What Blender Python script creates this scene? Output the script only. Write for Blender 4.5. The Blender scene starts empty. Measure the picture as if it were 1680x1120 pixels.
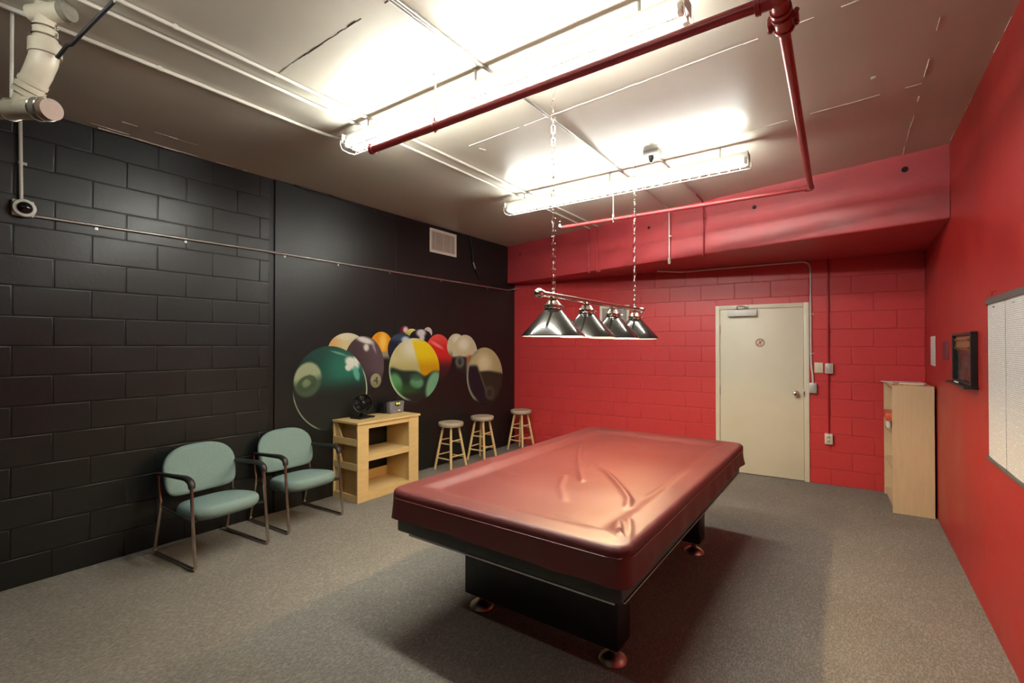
import bpy, bmesh, math, random
import numpy as np
from mathutils import Vector, Matrix
random.seed(7)
S = bpy.context.scene
C = S.collection
PI = math.pi

# ------------------------------------------------------------------ camera, world, exposure
F_PX, YAW, PITCH, EYE = 777.8, math.radians(35.51), math.radians(0.515), 1.59
cam_d = bpy.data.cameras.new('camera')
cam_d.sensor_fit = 'HORIZONTAL'; cam_d.sensor_width = 36.0
cam_d.lens = F_PX / 1680.0 * 36.0
cam_d.clip_start = 0.02
cam = bpy.data.objects.new('camera', cam_d); C.objects.link(cam)
cam.location = (0, 0, EYE)
cam.rotation_euler = (PI / 2 + PITCH, 0, YAW)
S.camera = cam
W = bpy.data.worlds.new('world'); S.world = W; W.use_nodes = True
W.node_tree.nodes['Background'].inputs[0].default_value = (0.02, 0.02, 0.02, 1)
W.node_tree.nodes['Background'].inputs[1].default_value = 0.2
S.view_settings.view_transform = 'Standard'
S.view_settings.look = 'None'
S.view_settings.gamma = 1.0
S.view_settings.use_curve_mapping = False
S.view_settings.exposure = 0.14
TUBE_POWER = 132.0        # emission of the fluorescent tubes
WEAK_TUBE_POWER = 40.0  # single tube of the unseen light over the drain pipe, weakened to balance brightness
BULB_POWER = 1600.0      # emission of the bulbs in the pool table light

# pixel of the 1680x1120 photograph -> a ray from the camera, met with a known plane
FW = np.array([-math.sin(YAW) * math.cos(PITCH), math.cos(YAW) * math.cos(PITCH), math.sin(PITCH)])
RT = np.array([math.cos(YAW), math.sin(YAW), 0.0])
UP = np.cross(RT, FW); C0 = np.array([0, 0, EYE])
def ray(x, y): return FW + RT * (x - 840) / F_PX - UP * (y - 560) / F_PX
def onX(x, y, X): r = ray(x, y); return C0 + r * (X / r[0])
def onZ(x, y, Z): r = ray(x, y); return C0 + r * ((Z - EYE) / r[2])

# ------------------------------------------------------------------ room dimensions
LX, RX = -4.48, 0.645         # left and right wall
YF = -1.30                    # wall behind the camera
CZ = 3.18                     # ceiling
BY, BS = 6.33, 0.05           # back wall: y at left corner, slope
BANG = math.atan(BS)
BLEN = (RX - LX) / math.cos(BANG)

# ------------------------------------------------------------------ materials
def s2l(c):
    return tuple((v / 255 / 12.92 if v / 255 <= 0.04045 else ((v / 255 + 0.055) / 1.055) ** 2.4) for v in c)
def mat(name, col, rough=0.5, metal=0.0, var=0.0, vscale=4.0, bump=0.0, bscale=60.0, spec=0.5, stretch=None, col2=None, emit=None, estr=0.0, rvar=0.0, trans=0.0, ior=1.45, coat=0.0, alpha=1.0, detail=4.0, bdist=0.002):
    m = bpy.data.materials.new(name); m.use_nodes = True
    nt = m.node_tree; b = nt.nodes['Principled BSDF']
    b.inputs['Base Color'].default_value = (*col, 1)
    b.inputs['Roughness'].default_value = rough
    b.inputs['Metallic'].default_value = metal
    b.inputs['Specular IOR Level'].default_value = spec
    b.inputs['IOR'].default_value = ior
    b.inputs['Transmission Weight'].default_value = trans
    b.inputs['Coat Weight'].default_value = coat
    b.inputs['Alpha'].default_value = alpha
    if emit:
        b.inputs['Emission Color'].default_value = (*emit, 1); b.inputs['Emission Strength'].default_value = estr
    geo = nt.nodes.new('ShaderNodeNewGeometry')
    src = geo.outputs['Position']
    if stretch:
        mp = nt.nodes.new('ShaderNodeMapping'); mp.inputs['Scale'].default_value = stretch
        nt.links.new(src, mp.inputs['Vector']); src = mp.outputs['Vector']
    if var > 0 or rvar > 0:
        n = nt.nodes.new('ShaderNodeTexNoise'); n.inputs['Scale'].default_value = vscale
        n.inputs['Detail'].default_value = detail; n.inputs['Roughness'].default_value = 0.6
        nt.links.new(src, n.inputs['Vector'])
        r = nt.nodes.new('ShaderNodeValToRGB'); r.color_ramp.elements[0].position = 0.3; r.color_ramp.elements[1].position = 0.7
        c2 = col2 if col2 else tuple(v * (1 - var) for v in col)
        r.color_ramp.elements[0].color = (*c2, 1)
        r.color_ramp.elements[1].color = (*(tuple(min(1, v * (1 + var * 0.4)) for v in col)), 1)
        nt.links.new(n.outputs['Fac'], r.inputs['Fac'])
        if var > 0: nt.links.new(r.outputs['Color'], b.inputs['Base Color'])
        if rvar > 0:
            mr = nt.nodes.new('ShaderNodeMapRange')
            mr.inputs['From Min'].default_value = 0.3; mr.inputs['From Max'].default_value = 0.7
            mr.inputs['To Min'].default_value = max(0.02, rough - rvar); mr.inputs['To Max'].default_value = min(1, rough + rvar)
            nt.links.new(n.outputs['Fac'], mr.inputs['Value']); nt.links.new(mr.outputs['Result'], b.inputs['Roughness'])
    if bump > 0:
        n2 = nt.nodes.new('ShaderNodeTexNoise'); n2.inputs['Scale'].default_value = bscale; n2.inputs['Detail'].default_value = 5
        nt.links.new(src, n2.inputs['Vector'])
        bp = nt.nodes.new('ShaderNodeBump'); bp.inputs['Strength'].default_value = bump; bp.inputs['Distance'].default_value = bdist
        nt.links.new(n2.outputs['Fac'], bp.inputs['Height']); nt.links.new(bp.outputs['Normal'], b.inputs['Normal'])
    return m
M = {}
M['black_paint'] = mat('black_wall_paint', (0.0068, 0.0092, 0.0090), 0.36, var=0.15, vscale=60, bump=0.30, bscale=45, rvar=0.05, spec=0.6)
M['black_smooth'] = mat('black_plaster_paint', (0.0068, 0.0088, 0.0085), 0.38, var=0.15, vscale=40, bump=0.30, bscale=16, rvar=0.05, spec=0.55, bdist=0.004)
M['black_mortar'] = mat('black_mortar', (0.006, 0.006, 0.006), 0.4, var=0.3, vscale=20)
M['red_paint'] = mat('red_wall_paint', (0.53, 0.042, 0.045), 0.38, var=0.07, vscale=30, bump=0.25, bscale=45, rvar=0.05, spec=0.5)
M['red_mortar'] = mat('red_mortar', (0.42, 0.030, 0.033), 0.4, var=0.2, vscale=20)
M['red_smooth'] = mat('red_smooth_paint', (0.37, 0.019, 0.017), 0.42, var=0.14, vscale=1.4, bump=0.12, bscale=60, rvar=0.08, spec=0.5)
M['red_beam'] = mat('red_beam_paint', (0.42, 0.040, 0.048), 0.46, var=0.20, vscale=2.6, bump=0.40, bscale=22, rvar=0.08, spec=0.6, bdist=0.004, detail=6)
M['red_pipe'] = mat('red_pipe_paint', (0.30, 0.030, 0.034), 0.28, var=0.15, vscale=12, spec=0.6)
M['red_conduit'] = mat('red_painted_conduit', (0.30, 0.014, 0.018), 0.35, var=0.1, vscale=20)
M['ceiling'] = mat('ceiling_paint', (0.50, 0.465, 0.385), 0.36, var=0.12, vscale=1.3, bump=0.2, bscale=7, rvar=0.06, spec=0.6, bdist=0.006, detail=6)
M['ceiling_ridge'] = mat('ceiling_seam', (0.86, 0.83, 0.74), 0.35, var=0.3, vscale=15)
M['crack'] = mat('ceiling_crack', (0.10, 0.085, 0.07), 0.8, var=0.3, vscale=30)
M['white_pipe'] = mat('white_conduit', (0.62, 0.59, 0.52), 0.35, var=0.08, vscale=8)
M['pvc'] = mat('pvc_drain', (0.66, 0.60, 0.47), 0.35, var=0.12, vscale=6)
M['pvc_cap'] = mat('drain_cap', (0.30, 0.20, 0.15), 0.5, var=0.2, vscale=15)
M['rubber_grey'] = mat('rubber_sleeve', (0.22, 0.20, 0.16), 0.6, var=0.2, vscale=20)
M['cable'] = mat('black_cable', (0.012, 0.012, 0.014), 0.5, var=0.2, vscale=20)
M['galv'] = mat('galvanised_conduit', (0.50, 0.49, 0.46), 0.32, metal=0.85, var=0.2, vscale=9)
M['steel'] = mat('bright_steel', (0.72, 0.70, 0.66), 0.18, metal=1.0, var=0.06, vscale=10)
M['chrome'] = mat('chrome', (0.74, 0.71, 0.66), 0.10, metal=1.0, var=0.04, vscale=10)
M['chrome_warm'] = mat('worn_chrome', (0.60, 0.52, 0.44), 0.20, metal=1.0, var=0.15, vscale=25)
M['foot_metal'] = mat('dull_chrome_foot', (0.46, 0.38, 0.32), 0.34, metal=1.0, var=0.15, vscale=25)
M['nickel'] = mat('nickel_lamp', (0.78, 0.74, 0.68), 0.14, metal=1.0, var=0.05, vscale=15)
M['shade'] = mat('lacquered_black_metal_shade', (0.012, 0.013, 0.012), 0.16, var=0.2, vscale=5, spec=0.9, coat=0.7)
M['shade_in'] = mat('white_enamel_shade_lining', (0.80, 0.76, 0.68), 0.4, var=0.04, vscale=5)
M['enamel'] = mat('white_fixture_enamel', (0.46, 0.44, 0.38), 0.35, var=0.05, vscale=8)
M['wire'] = mat('white_guard_wire', (0.66, 0.63, 0.56), 0.35, var=0.05, vscale=8)
M['tube'] = mat('lit_fluorescent_tube', (0.9, 0.9, 0.88), 0.3, emit=(0.97, 1.0, 0.93), estr=TUBE_POWER)
M['dimmed_tube'] = mat('lit_dimmed_fluorescent_tube', (0.9, 0.9, 0.88), 0.3, emit=(0.97, 1.0, 0.93), estr=TUBE_POWER * 0.64)  # far light's tubes, dimmed so the ceiling around them washes out less
M['weak_tube'] = mat('lit_weak_fluorescent_tube', (0.9, 0.9, 0.88), 0.3, emit=(0.97, 1.0, 0.93), estr=WEAK_TUBE_POWER)
M['bulb'] = mat('lit_warm_bulb', (0.9, 0.8, 0.6), 0.3, emit=(1.0, 0.70, 0.37), estr=BULB_POWER)
M['pine'] = mat('pine_boards', (0.66, 0.47, 0.21), 0.45, var=0.09, vscale=5, stretch=(7, 1.2, 7), bump=0.08, bscale=40)
M['birch'] = mat('birch_veneer', (0.60, 0.45, 0.275), 0.42, var=0.07, vscale=5, stretch=(8, 8, 1.0), bump=0.05, bscale=40)
M['stool_wood'] = mat('stool_leg_wood', (0.66, 0.49, 0.24), 0.42, var=0.14, vscale=14, stretch=(6, 6, 1))
M['stool_seat'] = mat('worn_stool_seat', (0.44, 0.37, 0.28), 0.55, var=0.22, vscale=14, stretch=(1, 5, 1))
M['teal'] = mat('teal_upholstery', (0.200, 0.290, 0.275), 0.85, var=0.22, vscale=160, bump=0.5, bscale=420, spec=0.25)
M['arm'] = mat('black_arm_pad', (0.020, 0.018, 0.018), 0.42, var=0.2, vscale=30)
M['pedestal'] = mat('darker_pedestal_black', (0.009, 0.010, 0.010), 0.45, var=0.2, vscale=10)  # darker black than the apron and rails
M['cabinet'] = mat('black_table_finish', (0.022, 0.027, 0.025), 0.35, var=0.2, vscale=10, spec=0.5)
M['cover'] = mat('burgundy_vinyl_cover', (0.108, 0.019, 0.018), 0.48, var=0.08, vscale=3, bump=0.2, bscale=16, spec=0.6, ior=1.5, rvar=0.03, bdist=0.003)
M['felt'] = mat('green_baize', (0.02, 0.10, 0.05), 0.9, var=0.2, vscale=80)
M['cover_seam'] = mat('burgundy_piping', (0.20, 0.045, 0.042), 0.4, var=0.1, vscale=20)
M['door'] = mat('cream_door_paint', (0.66, 0.605, 0.46), 0.42, var=0.05, vscale=2, bump=0.05, bscale=50)
M['door_frame'] = mat('cream_frame_paint', (0.67, 0.61, 0.46), 0.4, var=0.05, vscale=4)
M['ivory'] = mat('ivory_plate', (0.62, 0.57, 0.42), 0.4, var=0.05, vscale=20)
M['grey_box'] = mat('grey_steel_box', (0.46, 0.45, 0.41), 0.4, metal=0.3, var=0.1, vscale=20)
M['black_plastic'] = mat('black_plastic', (0.012, 0.011, 0.011), 0.35, var=0.2, vscale=20)
M['dome'] = mat('black_gloss_dome', (0.006, 0.005, 0.005), 0.06, spec=0.8, var=0.1, vscale=20)
M['white_plastic'] = mat('white_plastic', (0.66, 0.64, 0.58), 0.35, var=0.06, vscale=20)
M['vent_white'] = mat('vent_enamel', (0.72, 0.68, 0.58), 0.4, var=0.05, vscale=10)
M['vent_dark'] = mat('vent_cavity', (0.045, 0.042, 0.038), 0.8, var=0.2, vscale=10)
M['sign_red'] = mat('sign_print', (0.30, 0.055, 0.025), 0.5, var=0.1, vscale=30)
M['sign_paper'] = mat('sign_paper', (0.62, 0.54, 0.41), 0.5, var=0.03, vscale=20)
M['board_black'] = mat('board_frame', (0.018, 0.017, 0.016), 0.35, var=0.2, vscale=10)
M['slate'] = mat('score_slate', (0.030, 0.032, 0.030), 0.28, var=0.6, vscale=7, rvar=0.1)
M['score_wood'] = mat('score_panel_wood', (0.22, 0.105, 0.045), 0.4, var=0.3, vscale=9, stretch=(1, 1, 8))
M['brass'] = mat('brass_rod', (0.70, 0.50, 0.22), 0.25, metal=1.0, var=0.1, vscale=20)
M['board_grey'] = mat('notice_board_grey', (0.10, 0.095, 0.09), 0.5, var=0.15, vscale=10)
M['paper'] = mat('plain_paper', (0.70, 0.68, 0.63), 0.6, var=0.05, vscale=12)
M['orange_box'] = mat('orange_box_card', (0.62, 0.10, 0.05), 0.4, var=0.15, vscale=20)
M['smoke_plastic'] = mat('smoky_grey_plastic', (0.19, 0.185, 0.205), 0.25, var=0.2, vscale=15, spec=0.6)
M['lime'] = mat('lime_light', (0.55, 0.62, 0.08), 0.35, var=0.2, vscale=30, emit=(0.62, 0.72, 0.08), estr=0.5)
M['hole'] = mat('dark_hole', (0.01, 0.006, 0.006), 0.8, var=0.2, vscale=20)
M['magazine'] = mat('coloured_card', (0.55, 0.40, 0.10), 0.5, var=0.6, vscale=22, col2=(0.35, 0.12, 0.13))

def carpet():
    m = bpy.data.materials.new('grey_loop_carpet'); m.use_nodes = True
    nt = m.node_tree; b = nt.nodes['Principled BSDF']; L = nt.links.new
    geo = nt.nodes.new('ShaderNodeNewGeometry')
    mp = nt.nodes.new('ShaderNodeMapping'); mp.inputs['Rotation'].default_value = (0, 0, math.radians(48)); mp.inputs['Scale'].default_value = (1.0, 0.42, 1)
    L(geo.outputs['Position'], mp.inputs['Vector'])
    v = nt.nodes.new('ShaderNodeTexVoronoi'); v.inputs['Scale'].default_value = 130; L(mp.outputs['Vector'], v.inputs['Vector'])
    n = nt.nodes.new('ShaderNodeTexNoise'); n.inputs['Scale'].default_value = 1.6; n.inputs['Detail'].default_value = 6; L(geo.outputs['Position'], n.inputs['Vector'])
    n3 = nt.nodes.new('ShaderNodeTexNoise'); n3.inputs['Scale'].default_value = 210; n3.inputs['Detail'].default_value = 2; L(geo.outputs['Position'], n3.inputs['Vector'])
    r = nt.nodes.new('ShaderNodeValToRGB'); e = r.color_ramp.elements
    e[0].position = 0.22; e[0].color = (0.105, 0.098, 0.086, 1); e[1].position = 0.72; e[1].color = (0.275, 0.255, 0.220, 1)
    ad = nt.nodes.new('ShaderNodeMath'); ad.operation = 'ADD'
    ml = nt.nodes.new('ShaderNodeMath'); ml.operation = 'MULTIPLY'; ml.inputs[1].default_value = 0.55
    L(n3.outputs['Fac'], ml.inputs[0]); L(ml.outputs[0], ad.inputs[0])
    ml2 = nt.nodes.new('ShaderNodeMath'); ml2.operation = 'MULTIPLY'; ml2.inputs[1].default_value = 0.45
    L(v.outputs['Distance'], ml2.inputs[0]); L(ml2.outputs[0], ad.inputs[1])
    L(ad.outputs[0], r.inputs['Fac'])
    mx = nt.nodes.new('ShaderNodeMix'); mx.data_type = 'RGBA'; mx.blend_type = 'MULTIPLY'; mx.inputs[0].default_value = 0.5
    r2 = nt.nodes.new('ShaderNodeValToRGB'); r2.color_ramp.elements[0].position = 0.3; r2.color_ramp.elements[0].color = (0.72, 0.70, 0.68, 1); r2.color_ramp.elements[1].position = 0.7
    L(n.outputs['Fac'], r2.inputs['Fac']); L(r.outputs['Color'], mx.inputs[6]); L(r2.outputs['Color'], mx.inputs[7])
    L(mx.outputs[2], b.inputs['Base Color'])
    b.inputs['Roughness'].default_value = 0.95; b.inputs['Specular IOR Level'].default_value = 0.15
    bp = nt.nodes.new('ShaderNodeBump'); bp.inputs['Strength'].default_value = 0.7; bp.inputs['Distance'].default_value = 0.004
    L(ad.outputs[0], bp.inputs['Height']); L(bp.outputs['Normal'], b.inputs['Normal'])
    return m
M['carpet'] = carpet()

def printed(name, axis_u, rows, col=(0.72, 0.71, 0.68), ink=(0.44, 0.43, 0.41), uscale=70.0, seed=0.0):
    """sheet of paper with lines of unreadably small print; rows per metre along z"""
    m = bpy.data.materials.new(name); m.use_nodes = True
    nt = m.node_tree; b = nt.nodes['Principled BSDF']; L = nt.links.new
    geo = nt.nodes.new('ShaderNodeNewGeometry'); sp = nt.nodes.new('ShaderNodeSeparateXYZ'); L(geo.outputs['Position'], sp.inputs[0])
    def mth(op, a, bb=None):
        n = nt.nodes.new('ShaderNodeMath'); n.operation = op
        for i, v in enumerate((a, bb)):
            if v is None: continue
            if isinstance(v, (int, float)): n.inputs[i].default_value = v
            else: L(v, n.inputs[i])
        return n.outputs[0]
    z = mth('MULTIPLY', sp.outputs['Z'], rows)
    fr = mth('FRACT', z); row = mth('FLOOR', z)
    line = mth('LESS_THAN', fr, 0.5)
    cb = nt.nodes.new('ShaderNodeCombineXYZ'); L(mth('MULTIPLY', sp.outputs[axis_u], uscale), cb.inputs[0]); L(mth('ADD', mth('MULTIPLY', row, 7.31), seed), cb.inputs[1])
    n = nt.nodes.new('ShaderNodeTexNoise'); n.inputs['Scale'].default_value = 1.0; n.inputs['Detail'].default_value = 2; L(cb.outputs[0], n.inputs['Vector'])
    word = mth('GREATER_THAN', n.outputs['Fac'], 0.42)
    cb2 = nt.nodes.new('ShaderNodeCombineXYZ'); L(mth('MULTIPLY', mth('FLOOR', mth('MULTIPLY', sp.outputs['Z'], rows / 4)), 3.7), cb2.inputs[1])
    n2 = nt.nodes.new('ShaderNodeTexNoise'); n2.inputs['Scale'].default_value = 1.7; L(cb2.outputs[0], n2.inputs['Vector'])
    para = mth('GREATER_THAN', n2.outputs['Fac'], 0.33)
    fac = mth('MULTIPLY', mth('MULTIPLY', line, word), mth('MULTIPLY', para, 0.8))
    mx = nt.nodes.new('ShaderNodeMix'); mx.data_type = 'RGBA'; mx.inputs[6].default_value = (*col, 1); mx.inputs[7].default_value = (*ink, 1)
    L(fac, mx.inputs[0]); L(mx.outputs[2], b.inputs['Base Color']); b.inputs['Roughness'].default_value = 0.55
    return m
M['print_a'] = printed('printed_sheet', 'Y', 100)

def vcol_mat():
    m = bpy.data.materials.new('mural_paint'); m.use_nodes = True
    nt = m.node_tree; b = nt.nodes['Principled BSDF']
    a = nt.nodes.new('ShaderNodeVertexColor'); a.layer_name = 'paint'
    geo = nt.nodes.new('ShaderNodeNewGeometry')
    n = nt.nodes.new('ShaderNodeTexNoise'); n.inputs['Scale'].default_value = 45; n.inputs['Detail'].default_value = 4
    nt.links.new(geo.outputs['Position'], n.inputs['Vector'])
    r = nt.nodes.new('ShaderNodeValToRGB'); r.color_ramp.elements[0].position = 0.3; r.color_ramp.elements[0].color = (0.92, 0.92, 0.92, 1); r.color_ramp.elements[1].position = 0.65
    nt.links.new(n.outputs['Fac'], r.inputs['Fac'])
    mx = nt.nodes.new('ShaderNodeMix'); mx.data_type = 'RGBA'; mx.blend_type = 'MULTIPLY'; mx.inputs[0].default_value = 1
    nt.links.new(a.outputs['Color'], mx.inputs[6]); nt.links.new(r.outputs['Color'], mx.inputs[7])
    nt.links.new(mx.outputs[2], b.inputs['Base Color'])
    b.inputs['Roughness'].default_value = 0.5; b.inputs['Specular IOR Level'].default_value = 0.3
    return m
M['mural'] = vcol_mat()

# ------------------------------------------------------------------ geometry helpers
OFF = {}
def link(o):
    C.objects.link(o); return o
def tag(o, label=None, cat=None, group=None, kind=None):
    if label: o['label'] = label
    if cat: o['category'] = cat
    if group: o['group'] = group
    if kind: o['kind'] = kind
    return o
def thing(name, label, cat, loc=(0, 0, 0), rz=0.0, group=None, kind=None):
    o = link(bpy.data.objects.new(name, None)); o.location = loc; o.rotation_euler = (0, 0, rz)
    o.empty_display_size = 0.05
    return tag(o, label, cat, group, kind)
def mesh_of(name, bm, m, smooth=40):
    bmesh.ops.recalc_face_normals(bm, faces=bm.faces)
    me = bpy.data.meshes.new(name); bm.to_mesh(me); bm.free()
    for mm in (m if isinstance(m, (list, tuple)) else [m]): me.materials.append(mm)
    if smooth:
        me.shade_smooth(); me.set_sharp_from_angle(angle=math.radians(smooth))
    return me
def obj(name, bm, m, parent=None, world=False, smooth=40, label=None):
    """one mesh object; world=True: the shape is given in world coordinates and its parent root only has a location"""
    if world and parent is not None:
        r = parent
        while r.parent: r = r.parent
        bmesh.ops.translate(bm, verts=bm.verts, vec=-Vector(r.location))
    o = link(bpy.data.objects.new(name, mesh_of(name, bm, m, smooth)))
    if parent is not None: o.parent = parent
    if label: o['label'] = label
    return o
def inst(name, me, parent, loc=(0, 0, 0), rot=(0, 0, 0), scale=(1, 1, 1)):
    o = link(bpy.data.objects.new(name, me)); o.parent = parent; o.location = loc; o.rotation_euler = rot; o.scale = scale
    return o
def copy_tree(o, parent=None):
    c = link(o.copy()); c.parent = parent
    for ch in [x for x in C.objects if x.parent == o]: copy_tree(ch, c)
    return c
def NB(): return bmesh.new()
def box(bm, x0, x1, y0, y1, z0, z1, bev=0.0, seg=2, rot=None):
    vs = [bm.verts.new((x, y, z)) for x in (x0, x1) for y in (y0, y1) for z in (z0, z1)]
    fs = [bm.faces.new([vs[i] for i in q]) for q in ((0, 1, 3, 2), (4, 6, 7, 5), (0, 4, 5, 1), (2, 3, 7, 6), (0, 2, 6, 4), (1, 5, 7, 3))]
    if rot is not None:
        c = Vector(((x0 + x1) / 2, (y0 + y1) / 2, (z0 + z1) / 2))
        for v in vs: v.co = c + rot @ (v.co - c)
    if bev > 0:
        bmesh.ops.bevel(bm, geom=list({e for f in fs for e in f.edges}), offset=bev, segments=seg, affect='EDGES', profile=0.5)
    return bm
def tube(bm, pts, r, n=10, cap=True, closed=False):
    pts = [Vector(p) for p in pts]; k = len(pts)
    rr = r if isinstance(r, (list, tuple)) else [r] * k
    tans = []
    for i in range(k):
        a = pts[i - 1] if (i > 0 or closed) else pts[i]
        b = pts[(i + 1) % k] if (i < k - 1 or closed) else pts[i]
        tans.append((b - a).normalized())
    t = tans[0]; ref = Vector((0, 0, 1)) if abs(t.z) < 0.9 else Vector((1, 0, 0))
    u = (ref - t * ref.dot(t)).normalized(); rings = []
    for i in range(k):
        t = tans[i]; u = (u - t * u.dot(t)).normalized(); w = t.cross(u)
        rings.append([bm.verts.new(pts[i] + (u * math.cos(2 * PI * j / n) + w * math.sin(2 * PI * j / n)) * rr[i]) for j in range(n)])
    for i in range(k if closed else k - 1):
        A, B = rings[i], rings[(i + 1) % k]
        for j in range(n): bm.faces.new((A[j], A[(j + 1) % n], B[(j + 1) % n], B[j]))
    if cap and not closed:
        bm.faces.new(rings[0][::-1]); bm.faces.new(rings[-1])
    return bm
def lathe(bm, prof, n=32, org=(0, 0, 0), rot=None, cap=True):
    """profile of (radius, z) pairs turned about z, then rotated and moved"""
    org = Vector(org); rings = []
    for (r, z) in prof:
        ring = []
        for j in range(n):
            p = Vector((r * math.cos(2 * PI * j / n), r * math.sin(2 * PI * j / n), z))
            if rot is not None: p = rot @ p
            ring.append(bm.verts.new(org + p))
        rings.append(ring)
    for A, B in zip(rings, rings[1:]):
        for j in range(n): bm.faces.new((A[j], A[(j + 1) % n], B[(j + 1) % n], B[j]))
    if cap:
        bm.faces.new(rings[0][::-1]); bm.faces.new(rings[-1])
    return bm
def ball(bm, c, r, n=16, m=10, sc=(1, 1, 1)):
    bmesh.ops.create_uvsphere(bm, u_segments=n, v_segments=m, radius=r, matrix=Matrix.Translation(c) @ Matrix.Diagonal((*sc, 1)))
    return bm
def prism(bm, poly, axis, a0, a1):
    """polygon in the two other axes, extruded along axis (0 x, 1 y, 2 z)"""
    def P(p, a):
        q = list(p); q.insert(axis, a); return q
    A = [bm.verts.new(P(p, a0)) for p in poly]; B = [bm.verts.new(P(p, a1)) for p in poly]
    bm.faces.new(A); bm.faces.new(B[::-1]); n = len(poly)
    for i in range(n): bm.faces.new((A[i], B[i], B[(i + 1) % n], A[(i + 1) % n]))
    return bm
def axis_rot(d):
    return Vector((0, 0, 1)).rotation_difference(Vector(d).normalized()).to_matrix()
def arc_path(pts, r=0.05, k=6):
    """polyline with its corners rounded"""
    pts = [Vector(p) for p in pts]; out = [pts[0]]
    for a, b, c in zip(pts, pts[1:], pts[2:]):
        d1 = (a - b); d2 = (c - b); rr = min(r, d1.length * 0.49, d2.length * 0.49)
        p, q = b + d1.normalized() * rr, b + d2.normalized() * rr
        for i in range(k + 1):
            t = i / k; out.append(p * (1 - t) ** 2 + b * 2 * t * (1 - t) + q * t * t)
    out.append(pts[-1]); return out
def struct(name, bm, m, label=None, smooth=30):
    o = obj(name, bm, m, smooth=smooth); o['kind'] = 'structure'
    if label: o['label'] = label
    return o

# ------------------------------------------------------------------ the room
struct('floor', box(NB(), LX - 0.2, RX + 0.2, YF - 0.2, 7.0, -0.12, 0.0), M['carpet'], 'grey loop pile carpet floor')
ceil = struct('ceiling', box(NB(), LX - 0.2, RX + 0.2, YF - 0.2, 7.0, CZ, CZ + 0.15), M['ceiling'], 'glossy beige grey concrete ceiling with seams')
struct('wall_right', box(NB(), RX, RX + 0.15, YF - 0.2, 7.0, 0, CZ), M['red_smooth'], 'smooth red painted wall')
struct('wall_front', box(NB(), LX, RX, YF - 0.15, YF, 0, CZ), M['black_smooth'], 'black painted wall facing the door wall')

# wall_left: backing with blocks up to the vertical joint, then two smooth panels
wl = NB()
box(wl, LX - 0.15, LX - 0.0035, YF, BY + 0.3, 0, CZ)
wall_left = struct('wall_left', wl, M['black_mortar'], 'black painted wall, half concrete block, half smooth')
BLK = {}
def block_mesh(w, h, m, key, d=0.014):
    k = (round(w, 3), round(h, 3), key)
    if k not in BLK:
        bm = NB(); e = 0.0030
        # front plate with rounded edges; x is along the wall, -y is towards the room
        rings = []
        for (i_, dd_) in ((0.0, d), (0.0, e), (e * 0.3, e * 0.3), (e, 0.0), (e + 0.004, 0.0)):
            rings.append([bm.verts.new((x, dd_, z)) for x, z in ((i_, i_), (w - i_, i_), (w - i_, h - i_), (i_, h - i_))])
        for A, B in zip(rings, rings[1:]):
            for q in range(4): bm.faces.new((A[q], A[(q + 1) % 4], B[(q + 1) % 4], B[q]))
        bm.faces.new(rings[-1])
        BLK[k] = mesh_of('block', bm, m, smooth=75)
    return BLK[k]
J = 0.006
rnd = random.Random(3)
# left wall blocks: the wall runs along +y, the room is at +x
yb1, yb0 = 2.318, -0.575
zrow = [-0.012 + 0.2 * k for k in range(17)]
for k in range(16):
    z0, z1 = max(0.0, zrow[k]), min(CZ - 0.002, zrow[k + 1])
    start = 1.225 if k % 2 == 0 else 1.025
    ys = [start + 0.4 * i for i in range(-6, 5)]
    ys = [yb0] + [y for y in ys if yb0 + 0.05 < y < yb1 - 0.05] + [yb1]
    for a, b in zip(ys, ys[1:]):
        me = block_mesh(b - a - J, z1 - z0 - J, M['black_paint'], 'L')
        # local x -> +y, local -y -> +x : rotate by +90 degrees
        inst('block', me, wall_left, (LX + rnd.uniform(-0.0012, 0.0012), a + J / 2, z0 + J / 2), (rnd.uniform(-.003, .003), 0, PI / 2 + rnd.uniform(-.003, .003)))
obj('render_strip', box(NB(), LX - 0.02, LX, YF, yb0, 0, CZ), M['black_paint'], wall_left)
PX = LX + 0.012
for a, b in ((2.366, 3.838), (3.843, BY + 0.02)):
    obj('panel', box(NB(), LX - 0.03, PX, a, b, 0, CZ - 0.001, 0.004), M['black_smooth'], wall_left, smooth=0)

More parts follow.
